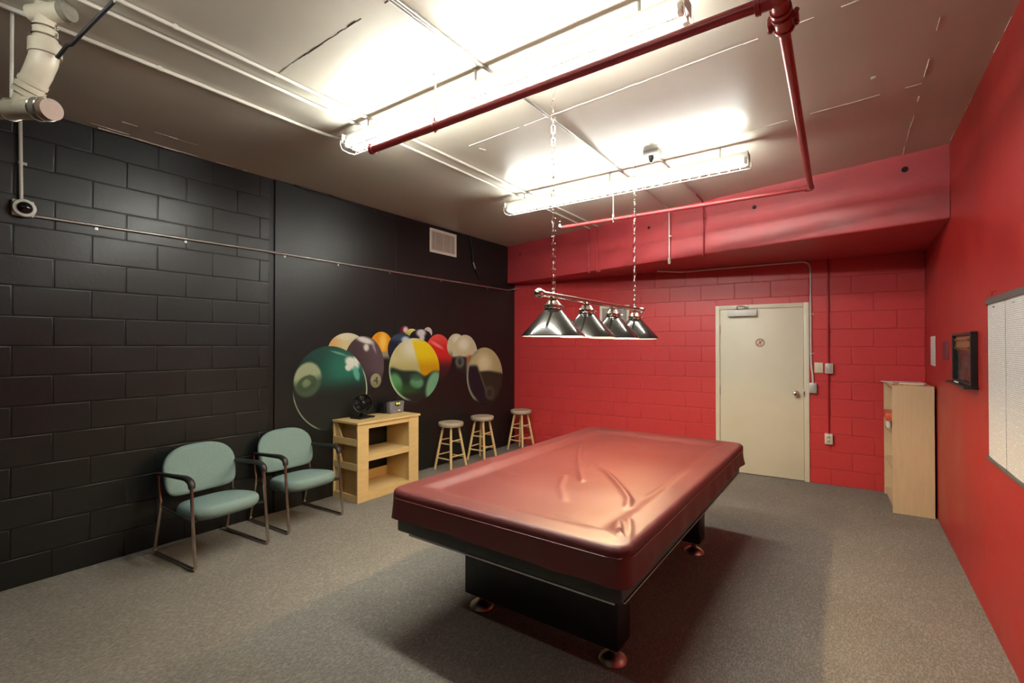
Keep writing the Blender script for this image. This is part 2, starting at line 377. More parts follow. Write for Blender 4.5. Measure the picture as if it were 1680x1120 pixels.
# wall_back: an object turned by the skew of the wall; local x runs along it, -y faces the room
DX0, DX1, DTOP = 3.075, 4.093, 2.10        # door frame outline on the wall
wb = NB()
box(wb, -0.1, DX0 + 0.01, 0.0035, 0.2, 0, CZ); box(wb, DX1 - 0.01, BLEN + 0.1, 0.0035, 0.2, 0, CZ); box(wb, DX0 + 0.01, DX1 - 0.01, 0.0035, 0.2, DTOP - 0.01, CZ)
wall_back = struct('wall_back', wb, M['red_mortar'], 'red painted concrete block wall with the door')
wall_back.location = (LX, BY, 0); wall_back.rotation_euler = (0, 0, BANG)
def bw(x, z, out=0.0):
    """point on the back wall: x along it from the left corner, out = distance into the room"""
    return Vector((LX, BY, 0)) + Matrix.Rotation(BANG, 3, 'Z') @ Vector((x, -out, z))
for k in range(15):
    z0, z1 = (0.0 if k == 0 else 0.178 + 0.2 * (k - 1)), 0.178 + 0.2 * k
    start = 3.10 if k % 2 == 0 else 3.30
    xs = [start + 0.4 * i for i in range(-9, 7)]
    xs = [0.0] + [x for x in xs if 0.04 < x < BLEN - 0.04] + [BLEN]
    for a, b in zip(xs, xs[1:]):
        pieces = [(a, b, z0, z1)]
        if z0 < DTOP and b > DX0 and a < DX1:
            pieces = []
            if a < DX0: pieces.append((a, DX0 + J / 2, z0, z1))
            if b > DX1: pieces.append((DX1 - J / 2, b, z0, z1))
            if z1 > DTOP + 0.02: pieces.append((max(a, DX0), min(b, DX1), DTOP - J / 2, z1))
        for (p, q, r, s) in pieces:
            if q - p < 0.02 or s - r < 0.02: continue
            me = block_mesh(q - p - J, s - r - J, M['red_paint'], 'B')
            inst('block', me, wall_back, (p + J / 2, rnd.uniform(-0.0012, 0.0012), r + J / 2), (rnd.uniform(-.003, .003), 0, rnd.uniform(-.003, .003)))

# the red concrete beam, running askew from the left corner to the right wall
bA, bB = Vector((LX, 6.146, 0)), Vector((RX, 5.034, 0))
bdir = (bB - bA).normalized(); bnrm = Vector((bdir.y, -bdir.x, 0))
bl = (bB - bA).length
bm = NB()
# cross-section (out, z) towards the room; the lower part stands slightly proud towards the right
def beam_sec(s):
    t = min(1, max(0, (s - 1.6) / 2.2)); p = 0.003 + 0.014 * t
    return [(0.0, CZ), (0.0, 2.93), (p * 0.15, 2.89), (p * 0.6, 2.85), (p * 0.95, 2.80), (p * 1.05, 2.61), (p * 0.85, 2.598), (p * 0.4, 2.590)]
secs = []
NS = 24
for i in range(NS + 1):
    s = bl * i / NS; base = bA + bdir * s
    ring = [bm.verts.new(base + bnrm * o_ + Vector((0, 0, z))) for (o_, z) in beam_sec(s)]
    f = i / NS; yb = BY + (RX - LX) * f * BS + 0.05
    ring.append(bm.verts.new((base.x, yb, 2.590))); ring.append(bm.verts.new((base.x, yb, CZ)))
    secs.append(ring)
for A, B in zip(secs, secs[1:]):
    n = len(A)
    for j in range(n): bm.faces.new((A[j], A[(j + 1) % n], B[(j + 1) % n], B[j]))
bm.faces.new(secs[0]); bm.faces.new(secs[-1][::-1])
beam = struct('ceiling_beam', bm, M['red_beam'], 'deep red painted concrete beam set askew above the door wall', smooth=25)
for s, z, r in ((4.97, 3.054, 0.021), (3.78, 2.997, 0.018), (2.57, 3.013, 0.016), (1.01, 3.085, 0.013), (0.30, 3.016, 0.012)):
    p = bA + bdir * s + Vector((0, 0, z))
    bm = NB(); R = axis_rot(bnrm)
    lathe(bm, [(r * 1.12, -0.004), (r * 1.12, 0.0015), (r, 0.002), (r * 0.96, 0.0006)], 18, p, R)
    obj('hole', bm, M['hole'], beam)

# ceiling seams: thin irregular ridges and one crack left by the formwork
def seam(p, q, w=0.006, h=0.005, m=None, gaps=0.2, step=0.09, seed=1):
    rr = random.Random(seed); bm = NB(); p, q = Vector(p), Vector(q); L = (q - p).length; d = (q - p) / L; nrm = Vector((-d.y, d.x, 0))
    s = 0.0
    while s < L:
        ln = step * rr.uniform(0.5, 1.6); e = min(L, s + ln)
        if rr.random() > gaps:
            ww = w * rr.uniform(0.4, 1.2); off = rr.uniform(-0.003, 0.003)
            a, b = p + d * s + nrm * off, p + d * e + nrm * off
            vs = [bm.verts.new(x) for x in (a - nrm * ww / 2, b - nrm * ww / 2, b + nrm * ww / 2, a + nrm * ww / 2)]
            hh = h * rr.uniform(0.4, 1.1)
            lo = [bm.verts.new(Vector(x) - Vector((0, 0, hh))) for x in (a, b)]
            bm.faces.new((vs[0], vs[1], lo[1], lo[0])); bm.faces.new((lo[0], lo[1], vs[2], vs[3])); bm.faces.new((vs[0], lo[0], vs[3])); bm.faces.new((vs[1], vs[2], lo[1]))
        s = e
    if len(bm.verts): return obj('seam', bm, m or M['ceiling_ridge'], ceil, smooth=0)
Zs = CZ + 0.0005
seam((-2.46, 2.86, Zs), (-0.45, 2.73, Zs), 0.008, seed=2, gaps=0.1)
seam((-0.45, 2.73, Zs), (0.36, 2.66, Zs), 0.006, seed=3, gaps=0.5)
seam((-0.75, 3.87, Zs), (0.36, 3.77, Zs), 0.006, seed=4, gaps=0.3)
seam((0.363, 1.2, Zs), (0.365, 5.09, Zs), 0.006, seed=5, gaps=0.35)
seam((-3.40, 2.34, Zs), (-2.20, 2.49, Zs), 0.006, seed=6, gaps=0.45)
seam((-1.70, 1.434, Zs), (-2.55, 1.443, Zs), 0.012, 0.003, M['crack'], gaps=0.12, seed=7, step=0.06)
seam((-2.55, 1.443, Zs), (-2.85, 1.47, Zs), 0.006, seed=8, gaps=0.3)
seam((-2.46, 2.86, Zs), (-1.70, 4.60, Zs), 0.005, seed=9, gaps=0.75)
seam((LX + 0.02, 1.05, Zs), (LX + 0.02, 2.1, Zs), 0.02, 0.006, seed=10, gaps=0.35)
seam((-4.20, 1.12, Zs), (-4.21, 1.62, Zs), 0.010, 0.004, seed=11, gaps=0.4)
seam((-4.41, 1.0, Zs), (-4.41, 1.22, Zs), 0.016, 0.006, seed=12, gaps=0.0)
seam((-2.35, 4.55, Zs), (-1.0, 4.42, Zs), 0.005, seed=13, gaps=0.6)
seam((RX - 0.004, 1.5, Zs), (RX - 0.004, 5.0, Zs), 0.008, 0.004, seed=14, gaps=0.7)
bm = NB(); p = Vector((0.12, 3.521, CZ)); box(bm, p.x - .012, p.x + .012, p.y - .012, p.y + .012, CZ - 0.008, CZ + 0.001, 0.002)
tag(obj('anchor_plate', bm, M['ivory']), 'tiny square metal anchor left in the bare ceiling', 'anchor')

# ------------------------------------------------------------------ door
dr = obj('door_1', box(NB(), DX0 + 0.053, DX1 - 0.057, -0.002, 0.043, 0.008, 2.045, 0.002), M['door'])
dr.location = wall_back.location; dr.rotation_euler = wall_back.rotation_euler
dr['kind'] = 'structure'; dr['label'] = 'cream painted flush steel door in the red block wall'
fr = NB()
poly = [(DX0, 0), (DX0, DTOP), (DX1, DTOP), (DX1, 0), (DX1 - 0.054, 0), (DX1 - 0.054, 2.048), (DX0 + 0.050, 2.048), (DX0 + 0.050, 0)]
for (x0, x1, z0, z1) in ((DX0, DX0 + 0.050, 0, DTOP), (DX1 - 0.054, DX1, 0, DTOP), (DX0 + 0.050, DX1 - 0.054, 2.048, DTOP)):
    box(fr, x0, x1, -0.014, 0.10, z0, z1, 0.003)
box(fr, DX0 + 0.04, DX1 - 0.04, 0.046, 0.11, 0, 2.06)
obj('door_frame', fr, M['door_frame'], dr)
for z in (1.793, 1.021, 0.25):
    h = NB(); tube(h, [(DX0 + 0.0515, -0.012, z - 0.055), (DX0 + 0.0515, -0.012, z + 0.055)], 0.0075, 10)
    for q in (-0.056, 0.056): ball(h, (DX0 + 0.0515, -0.012, z + q), 0.0065, 8, 6)
    obj('hinge', h, M['grey_box'], dr)
kn = NB(); Rk = axis_rot((0, -1, 0))
lathe(kn, [(0.033, 0.0), (0.033, 0.006), (0.028, 0.010), (0.013, 0.014), (0.012, 0.034), (0.022, 0.040), (0.029, 0.052), (0.029, 0.062), (0.022, 0.071), (0.008, 0.074)], 24, (3.959, -0.002, 1.027), Rk)
k_ = obj('door_knob', kn, M['steel'], dr, label='round satin steel door knob')
obj('keyhole', lathe(NB(), [(0.006, 0.0), (0.006, 0.002)], 12, (3.959, -0.0755, 1.027), Rk), M['hole'], k_)
st = NB(); box(st, 4.037, 4.050, -0.0165, -0.013, 0.985, 1.078, 0.001)
sp_ = obj('strike_plate', st, M['galv'], dr)
obj('latch_slot', box(NB(), 4.039, 4.046, -0.0175, -0.0162, 1.012, 1.050), M['hole'], sp_)
cl = NB(); box(cl, 3.219, 3.551, -0.062, -0.002, 1.957, 2.036, 0.006)
clo = obj('door_closer', cl, M['white_plastic'], dr, label='white box door closer with folding arm')
am = NB(); tube(am, [(3.325, -0.035, 2.03), (3.325, -0.035, 2.055)], 0.014, 12)
tube(am, [(3.325, -0.035, 2.055), (3.345, -0.12, 2.072), (3.36, -0.135, 2.078)], 0.008, 8)
tube(am, [(3.36, -0.135, 2.078), (3.44, -0.05, 2.072), (3.43, -0.015, 2.072)], 0.007, 8)
box(am, 3.405, 3.455, -0.03, -0.013, 2.056, 2.088, 0.002)
obj('closer_arm', am, M['galv'], clo)

# no smoking sticker on the door
def on_back(name, label, cat, x, z, group=None):
    t = thing(name, label, cat, bw(x, z, 0.0), BANG, group); return t
sg = on_back('prohibition_sticker', 'round red brown prohibition sticker with slash on the cream door', 'sign', 3.583, 1.627)
Rf = axis_rot((0, -1, 0))
obj('sticker_base', lathe(NB(), [(0.052, 0.0021), (0.052, 0.0027)], 36, (0, 0, 0), Rf), M['sign_paper'], sg)
rg = NB()
tube_pts = [(0.0455 * math.cos(a), -0.003, 0.0455 * math.sin(a)) for a in [2 * PI * i / 40 for i in range(40)]]
def flat_ring(bm, r0, r1, y, n=40):
    A = [bm.verts.new((r0 * math.cos(2 * PI * i / n), y, r0 * math.sin(2 * PI * i / n))) for i in range(n)]
    B = [bm.verts.new((r1 * math.cos(2 * PI * i / n), y, r1 * math.sin(2 * PI * i / n))) for i in range(n)]
    for i in range(n): bm.faces.new((A[i], A[(i + 1) % n], B[(i + 1) % n], B[i]))
flat_ring(rg, 0.041, 0.050, -0.0031)
def bar(bm, p, q, w, y):
    p, q = Vector((p[0], y, p[1])), Vector((q[0], y, q[1])); d = (q - p).normalized(); n = Vector((-d.z, 0, d.x)) * w / 2
    bm.faces.new([bm.verts.new(v) for v in (p - n, q - n, q + n, p + n)])
bar(rg, (-0.031, -0.031), (0.031, 0.031), 0.008, -0.0031)
obj('sticker_ring', rg, M['sign_red'], sg, smooth=0)
fg = NB()
bar(fg, (0.001, 0.004), (0.012, -0.028), 0.008, -0.0033); bar(fg, (0.000, 0.002), (-0.010, -0.014), 0.007, -0.0033)
bar(fg, (0.001, 0.000), (-0.004, 0.020), 0.008, -0.0033); bar(fg, (-0.004, 0.020), (-0.015, 0.012), 0.005, -0.0033); bar(fg, (0.000, 0.015), (0.016, 0.012), 0.004, -0.0033)
bar(fg, (-0.004, 0.024), (-0.001, 0.033), 0.009, -0.0033)
obj('sticker_figure', fg, M['sign_red'], sg, smooth=0)

# ------------------------------------------------------------------ fluorescent lights
def fluo(y, x0, x1, label, z=3.062, tubes=(-0.036, 0.036), tm='tube'):
    t = thing('fluorescent_light', label, 'light', ((x0 + x1) / 2, y, CZ), 0, 'long fluorescent lights under the ceiling')
    zc = z - CZ; h = (x1 - x0) / 2
    bm = NB()   # channel housing with splayed lower wings
    prism(bm, [(-0.034, zc + 0.030), (0.034, zc + 0.030), (0.036, zc - 0.016), (0.010, zc - 0.026), (-0.010, zc - 0.026), (-0.036, zc - 0.016)], 0, -h, h)
    ho = obj('housing', bm, M['enamel'], t, smooth=0)
    for s in (-1, 1):
        e = NB(); prism(e, [(-0.062, zc + 0.028), (0.062, zc + 0.028), (0.062, zc - 0.034), (-0.062, zc - 0.034)], 0, s * h - 0.002, s * h + 0.002)
        obj('end_plate', e, M['enamel'], t, smooth=0)
    for sy in tubes:
        tb = NB(); tube(tb, [(-h + 0.03, sy, zc - 0.046), (h - 0.03, sy, zc - 0.046)], 0.0150, 14)
        to = obj('lamp_tube', tb, M[tm], t, label='lit white fluorescent tube')
        for s in (-1, 1):
            c = NB(); box(c, s * (h - 0.018) - 0.012, s * (h - 0.018) + 0.012, sy - 0.016, sy + 0.016, zc - 0.066, zc - 0.015, 0.004)
            obj('lamp_holder', c, M['enamel'], to)
    for fx in (-0.82, 0.0, 0.82):
        sm = NB(); tube(sm, [(fx * h, 0, zc + 0.027), (fx * h, 0, 0.001)], 0.008, 10); lathe(sm, [(0.022, -0.006), (0.022, 0.0)], 14, (fx * h, 0, 0.0005))
        obj('stem', sm, M['enamel'], t)
    # wire guard: two long wires on each side, one below, and many cross wires
    g = NB(); pr = [(-0.066, zc - 0.018), (-0.070, zc - 0.050), (-0.052, zc - 0.080), (0.0, zc - 0.086), (0.052, zc - 0.080), (0.070, zc - 0.050), (0.066, zc - 0.018)]
    for (yy, zz) in (pr[1], pr[2], pr[4], pr[5]): tube(g, [(-h - 0.006, yy, zz), (h + 0.006, yy, zz)], 0.0016, 5)
    n = int(2 * h / 0.075)
    for i in range(n + 1):
        x = -h - 0.006 + (2 * h + 0.012) * i / n
        tube(g, [(x, yy, zz) for yy, zz in pr], 0.0014 if 0 < i < n else 0.0028, 5)
    obj('wire_guard', g, M['wire'], t)
    return t
F1 = fluo(2.085, -2.925, -0.563, 'long fluorescent light with wire guard above the red sprinkler main')
F2 = fluo(4.055, -2.945, -0.635, 'long fluorescent light with wire guard nearest the red beam', tm='dimmed_tube')
F3 = fluo(0.11, -2.925, -0.563, 'long fluorescent light with wire guard nearest the white drain pipe', tubes=(0.0,), tm='weak_tube')

# ------------------------------------------------------------------ red sprinkler pipe
ZP = 2.876
sp = thing('sprinkler_pipe', 'red painted sprinkler pipe hung from the ceiling on rods', 'pipe', (-0.21, 1.99, CZ))
XR, XE = -0.210, -0.256; Y1, Y2 = 1.992, 4.535
obj('main_pipe', tube(NB(), [(-2.545, Y1, ZP), (XR - 0.02, Y1, ZP)], 0.0235, 16), M['red_pipe'], sp, True)
eb = NB(); lathe(eb, [(0.022, 0.0), (0.029, 0.002), (0.029, 0.03), (0.023, 0.032)], 14, (-2.562, Y1, ZP), axis_rot((1, 0, 0))); tube(eb, [(-2.558, Y1, ZP), (-2.568, Y1, ZP + 0.006), (-2.570, Y1, ZP + 0.03)], 0.017, 12); lathe(eb, [(0.010, 0.0), (0.014, 0.012), (0.006, 0.02)], 10, (-2.570, Y1, ZP + 0.028))
obj('sprinkler_head', eb, M['red_pipe'], sp, True)
obj('cross_pipe', tube(NB(), [(XR + 0.02, 0.6, ZP), (XR, Y1, ZP), (XE, Y2, ZP)], 0.022, 16), M['red_pipe'], sp, True)
tee = NB()
tube(tee, [(XR, Y1 - 0.075, ZP), (XR, Y1 + 0.075, ZP)], 0.031, 16); tube(tee, [(XR - 0.07, Y1, ZP), (XR, Y1, ZP)], 0.030, 16); ball(tee, (XR, Y1, ZP), 0.036, 16, 10)
for yy in (-0.075, 0.075): lathe(tee, [(0.031, -0.012), (0.038, -0.010), (0.038, 0.010), (0.031, 0.012)], 18, (XR, Y1 + yy, ZP), axis_rot((0, 1, 0)))
lathe(tee, [(0.030, -0.010), (0.037, -0.008), (0.037, 0.008), (0.030, 0.010)], 18, (XR - 0.068, Y1, ZP), axis_rot((1, 0, 0)))
te = obj('tee_fitting', tee, M['red_pipe'], sp, True)
cp = NB()   # bolted coupling behind the tee
tube(cp, [(XR, Y1 + 0.11, ZP), (XR, Y1 + 0.19, ZP)], 0.034, 16)
for q in (0.11, 0.19): lathe(cp, [(0.034, -0.009), (0.039, -0.007), (0.039, 0.007), (0.034, 0.009)], 18, (XR, Y1 + q, ZP), axis_rot((0, 1, 0)))
for s in (-1, 1):
    box(cp, XR + s * 0.040 - 0.014, XR + s * 0.040 + 0.014, Y1 + 0.125, Y1 + 0.175, ZP - 0.016, ZP + 0.016, 0.005)
cpo = obj('coupling', cp, M['red_pipe'], sp, True)
for s in (-1, 1):
    b_ = NB(); tube(b_, [(XR + s * 0.045, Y1 + 0.15, ZP - 0.034), (XR + s * 0.045, Y1 + 0.15, ZP + 0.034)], 0.006, 8)
    for q in (-1, 1): lathe(b_, [(0.011, -0.005), (0.011, 0.005)], 6, (XR + s * 0.045, Y1 + 0.15, ZP + q * 0.024))
    obj('bolt', b_, M['red_pipe'], cpo, True)
elb = NB(); tube(elb, arc_path([(XE, Y2 - 0.03, ZP), (XE, Y2 + 0.012, ZP), (XE - 0.04, Y2 + 0.012, ZP)], 0.03), 0.027, 14)
obj('elbow', elb, M['red_pipe'], sp, True)
obj('branch_pipe', tube(NB(), [(XE - 0.03, Y2 + 0.012, ZP), (-2.555, Y2 - 0.035, ZP)], 0.018, 14), M['red_pipe'], sp, True)
e2 = NB(); tube(e2, arc_path([(-2.535, Y2 - 0.035, ZP), (-2.567, Y2 - 0.035, ZP), (-2.567, Y2 - 0.035, ZP + 0.03)], 0.02), 0.020, 12); lathe(e2, [(0.010, 0.0), (0.014, 0.004), (0.005, 0.02), (0.013, 0.034), (0.013, 0.037)], 12, (-2.567, Y2 - 0.035, ZP + 0.028))
obj('sprinkler_head', e2, M['chrome'], sp, True)
for (x, y) in ((-1.975, Y1), (-1.955, Y2 - 0.023)):
    hg = NB(); tube(hg, [(x, y, ZP + 0.045), (x, y, CZ + 0.001)], 0.0055, 8); lathe(hg, [(0.016, -0.012), (0.016, 0.0)], 12, (x, y, CZ + 0.0005))
    ho = obj('hanger_rod', hg, M['white_pipe'], sp, True)
    rr = 0.0265 if y == Y1 else 0.021
    rgm = NB(); tube(rgm, [(x, y + rr * math.sin(a), ZP + rr * math.cos(a)) for a in [2 * PI * i / 20 for i in range(20)]], 0.0032, 6, closed=True)
    box(rgm, x - 0.008, x + 0.008, y - 0.010, y + 0.010, ZP + rr, ZP + rr + 0.026, 0.002); lathe(rgm, [(0.007, -0.010), (0.007, 0.0)], 6, (x, y, ZP - rr))
    obj('hanger_ring', rgm, M['white_pipe'] if y != Y1 else M['red_pipe'], ho, True)

# ------------------------------------------------------------------ conduits on the ceiling
def conduit(name, label, pts, r, m, straps=(), group=None, rad=0.06, base=None, strap_dir=None, cat='conduit'):
    t = thing(name, label, cat, base if base is not None else pts[0], 0, group)
    obj('conduit_run', tube(NB(), arc_path(pts, rad), r, 10), m, t, True)
    for p, d, up in straps:
        p, d, up = Vector(p), Vector(d).normalized(), Vector(up).normalized(); side = d.cross(up)
        b = NB(); rr = r + 0.002
        path = [p + side * (rr * 2.6) - up * (r * 0.9), p + side * rr - up * (r * 0.9)] + [p + side * rr * math.cos(a) + up * rr * math.sin(a) for a in [PI * i / 8 for i in range(9)]] + [p - side * rr - up * (r * 0.9)]
        w = 0.009; vs = [[bm_v for bm_v in (b.verts.new(q - d * w), b.verts.new(q + d * w))] for q in path]
        for A, B in zip(vs, vs[1:]): b.faces.new((A[0], A[1], B[1], B[0]))
        ball(b, p + side * (rr * 1.9) - up * (r * 0.6), 0.0045, 8, 6)
        obj('strap', b, M['galv'] if m is M['galv'] else m, t, True)
    return t
ZC = CZ - 0.0125
dn = (0, 0, -1)
G = 'white conduits under the ceiling'
conduit('ceiling_conduit', 'white ceiling conduit that bends into the end of a fluorescent light', [(-3.192, -0.9, ZC), (-3.192, 1.88, ZC), (-3.10, 2.07, ZC - 0.04), (-2.925, 2.085, 3.062)], 0.0115, M['white_pipe'], [((-3.192, 1.02, ZC), (0, 1, 0), dn)], rad=0.12)
conduit('ceiling_conduit', 'white ceiling conduit, left one of the parallel pair running to the beam', [(-2.850, -0.9, ZC), (-2.850, 6.03, ZC), (-2.850, 6.03, ZC)][:2], 0.0105, M['white_pipe'], [((-2.85, 1.86, ZC), (0, 1, 0), dn), ((-2.85, 3.95, ZC), (0, 1, 0), dn)])
conduit('ceiling_conduit', 'white ceiling conduit, right one of the parallel pair running to the beam', [(-2.712, -0.9, ZC), (-2.712, 5.73, ZC)], 0.0105, M['white_pipe'], [((-2.712, 0.93, ZC), (0, 1, 0), dn), ((-2.712, 4.05, ZC), (0, 1, 0), dn)])
conduit('ceiling_conduit', 'silvery ceiling conduit crossing above both fluorescent lights to the pull box line', [(-1.680, 0.2, ZC), (-1.680, 4.26, ZC)], 0.0105, M['galv'], [((-1.68, 1.555, ZC), (0, 1, 0), dn), ((-1.68, 3.05, ZC), (0, 1, 0), dn)])
conduit('ceiling_conduit', 'second thin silvery conduit lying close against the crossing ceiling conduit', [(-1.708, 0.2, CZ - 0.008), (-1.708, 2.05, CZ - 0.008)], 0.0065, M['galv'])
# conduit from the mount box, over the second light, then down the face of the beam
def beam_pt(x, z, out=0.0):
    t = (x - bA.x) / (bB.x - bA.x); p = bA.lerp(bB, t) + bnrm * out; return Vector((p.x, p.y, z))
pb = beam_pt(-1.30, 3.1, 0.020)
conduit('ceiling_conduit', 'conduit from the small ceiling box, turning red down the beam face', [(-1.300, 3.86, ZC), (-1.300, 5.10, ZC)], 0.0105, M['galv'], [((-1.30, 4.9, ZC), (0, 1, 0), dn)])
conduit('beam_conduit', 'red painted conduit coming down the beam face beside the white drop rod', [(-1.300, 5.10, ZC), (pb.x, pb.y - 0.012, ZC), (pb.x, pb.y - 0.012, 2.56), (pb.x, pb.y + 0.05, 2.555)], 0.0095, M['red_conduit'], [(Vector((pb.x, pb.y - 0.012, 2.98)), (0, 0, 1), bnrm)], rad=0.05, cat='conduit')
conduit('ceiling_conduit', 'short white conduit behind the second light ending at the beam', [(-1.665, 4.26, ZC), (-1.700, beam_pt(-1.7, 3, 0.03).y, ZC)], 0.0095, M['galv'])
p1 = beam_pt(-1.693, 3.0, 0.028)
dr2 = thing('drop_rod', 'white conduit drop on the beam face ending in a white plug', 'conduit', (p1.x, p1.y, 2.5))
obj('rod', tube(NB(), [(p1.x, p1.y, CZ - 0.012), (p1.x, p1.y, 2.60)], 0.0085, 10), M['white_pipe'], dr2, True)
bm = NB(); lathe(bm, [(0.010, 0.075), (0.016, 0.068), (0.017, 0.015), (0.011, 0.0)], 16, (p1.x, p1.y, 2.535)); obj('plug', bm, M['white_plastic'], dr2, True)
bm = NB(); box(bm, p1.x - 0.004, p1.x + 0.026, p1.y - 0.011, p1.y + 0.022, 2.848, 2.862, 0.002); obj('strap', bm, M['white_plastic'], dr2, True)
for i, (x, lab) in enumerate(((-2.850, 'thin red painted conduit coming down the beam, the plain one of two'), (-2.712, 'thin red painted conduit coming down the beam to a small red box'))):
    pp = beam_pt(x, 3.0, 0.017)
    t = conduit('beam_conduit', lab, [(pp.x, pp.y, CZ - 0.003), (pp.x, pp.y, 2.575)], 0.0075, M['red_conduit'])
    bm = NB(); box(bm, pp.x - 0.018, pp.x + (0.045 if i else 0.018), pp.y - 0.010, pp.y + 0.016, 2.560, 2.590, 0.004)
    obj('end_box', bm, M['red_conduit'], t, True)

# small mount box at the ceiling by the second light
mb = thing('ceiling_box', 'small grey ceiling box with a black cord grip', 'box', (-1.31, 3.82, CZ))
bm = NB(); box(bm, -1.375, -1.245, 3.765, 3.875, CZ - 0.048, CZ + 0.001, 0.005); obj('body', bm, M['galv'], mb, True)
bm = NB(); lathe(bm, [(0.008, -0.05), (0.014, -0.035), (0.024, -0.012), (0.024, 0.0)], 14, (-1.315, 3.80, CZ - 0.048)); obj('cord_grip', bm, M['black_plastic'], mb, True)

# ------------------------------------------------------------------ white drain pipe at the upper left
px, py = -3.06, 0.527
D = thing('drain_pipe', 'white plastic drain pipe with elbow and capped wye under the ceiling', 'pipe', (px, py, CZ))
ax = Vector(tuple(RT * 0.96 - FW * 0.27)) ; ax.z = -0.135; ax.normalize()
wy = Vector(tuple(onZ(42, 181, 2.71))); # junction is placed under the elbow at the drain's own reach
wy = Vector((px - 0.10, py - 0.055, 2.700))
el = [Vector((px, py, 2.975)), Vector((px - 0.006, py - 0.004, 2.925)), Vector((px - 0.03, py - 0.018, 2.865)), Vector((px - 0.062, py - 0.036, 2.805)), wy]
obj('stack_pipe', tube(NB(), [(px, py, CZ + 0.001), (px, py, 2.95)], 0.038, 20), M['pvc'], D, True)
fl = NB(); R = axis_rot((0.75, 0.62, -0.1)); tube(fl, [(px - 0.055, py - 0.035, CZ - 0.035), (px + 0.10, py + 0.055, CZ - 0.035)], 0.040, 18); 
flo = obj('ceiling_stub', fl, M['pvc'], D, True)
cfn = NB(); tube(cfn, [(px + 0.085, py + 0.045, CZ - 0.035), (px + 0.112, py + 0.063, CZ - 0.035)], 0.043, 18); obj('stub_band', cfn, M['rubber_grey'], flo, True)
cpn = NB(); tube(cpn, [(px, py, 3.085), (px, py, 3.01)], 0.045, 20); co = obj('coupling', cpn, M['pvc'], D, True)
for z in (3.07, 3.03):
    c = NB(); tube(c, [(px + 0.047 * math.cos(a), py + 0.047 * math.sin(a), z) for a in [2 * PI * i / 24 for i in range(24)]], 0.004, 6, closed=True)
    box(c, px + 0.045, px + 0.075, py + 0.02, py + 0.03, z - 0.006, z + 0.006, 0.002); obj('clamp', c, M['steel'], co, True)
eb = NB(); tube(eb, el[:1] + [el[1], el[2], el[3]], [0.053, 0.053, 0.052, 0.050], 20); ebo = obj('elbow', eb, M['pvc'], D, True)
hb = NB(); tube(hb, [(px, py, 3.005), (px, py, 2.945)], 0.060, 22); obj('hub', hb, M['pvc'], ebo, True)
dd = (el[3] - el[2]).normalized()
for s, r in ((0.0, 0.055), (0.030, 0.057), (0.058, 0.055)):
    c = NB(); q = el[3] + dd * (s - 0.02); tube(c, [q - dd * 0.010, q + dd * 0.010], r, 22); obj('sleeve_band', c, M['pvc'], D, True)
obj('lower_pipe', tube(NB(), [el[3], wy], 0.047, 20), M['pvc'], D, True)
mn = NB(); tube(mn, [wy - ax * 0.9, wy + ax * 0.115], 0.044, 22); obj('horizontal_pipe', mn, M['pvc'], D, True)
sl = NB(); tube(sl, [wy + ax * 0.105, wy + ax * 0.165], 0.048, 22); slo = obj('rubber_sleeve', sl, M['rubber_grey'], D, True)
cc = NB(); tube(cc, [wy + ax * 0.155, wy + ax * 0.195], 0.0465, 24); obj('end_cap', cc, M['pvc_cap'], D, True, label='brown end cap of the drain')
for s in (0.112, 0.160):
    c = NB(); R = axis_rot(ax); q = wy + ax * s; pts = [q + R @ Vector((0.0505 * math.cos(a), 0.0505 * math.sin(a), 0)) for a in [2 * PI * i / 24 for i in range(24)]]; tube(c, pts, 0.0035, 6, closed=True); obj('clamp', c, M['steel'], slo, True)
# hanger rod and ring of the drain
hx = Vector((-3.344, 0.479, CZ)); q = wy - ax * 0.085
hr = NB(); tube(hr, [(q.x, q.y, CZ + 0.001), (q.x, q.y, q.z + 0.05)], 0.007, 8); hro = obj('hanger_rod', hr, M['white_pipe'], D, True)
c = NB(); R = axis_rot(ax); tube(c, [q + R @ Vector((0.050 * math.cos(a), 0.050 * math.sin(a), 0)) for a in [2 * PI * i / 24 for i in range(24)]], 0.005, 6, closed=True); obj('hanger_ring', c, M['steel'], hro, True)
# black cable from the drain to the ceiling conduit
cb = thing('cable', 'black cable slung from the drain pipe elbow up to the ceiling conduit', 'cable', (px, py, CZ))
a_ = Vector((px + 0.058, py + 0.03, 2.93)); b_ = Vector((-2.712, 0.69, CZ - 0.03))
obj('cord', tube(NB(), [a_, a_ + (b_ - a_) * 0.18 + Vector((0, 0, 0.012)), a_ + (b_ - a_) * 0.26 + Vector((0.0, 0, -0.004)), a_ + (b_ - a_) * 0.6, b_], 0.0085, 8), M['cable'], cb, True)
c = NB(); tube(c, [b_ + Vector((0.016 * math.cos(a), 0, 0.016 * math.sin(a) + 0.012)) for a in [2 * PI * i / 14 for i in range(14)]], 0.003, 6, closed=True); obj('tie', c, M['white_plastic'], cb, True)

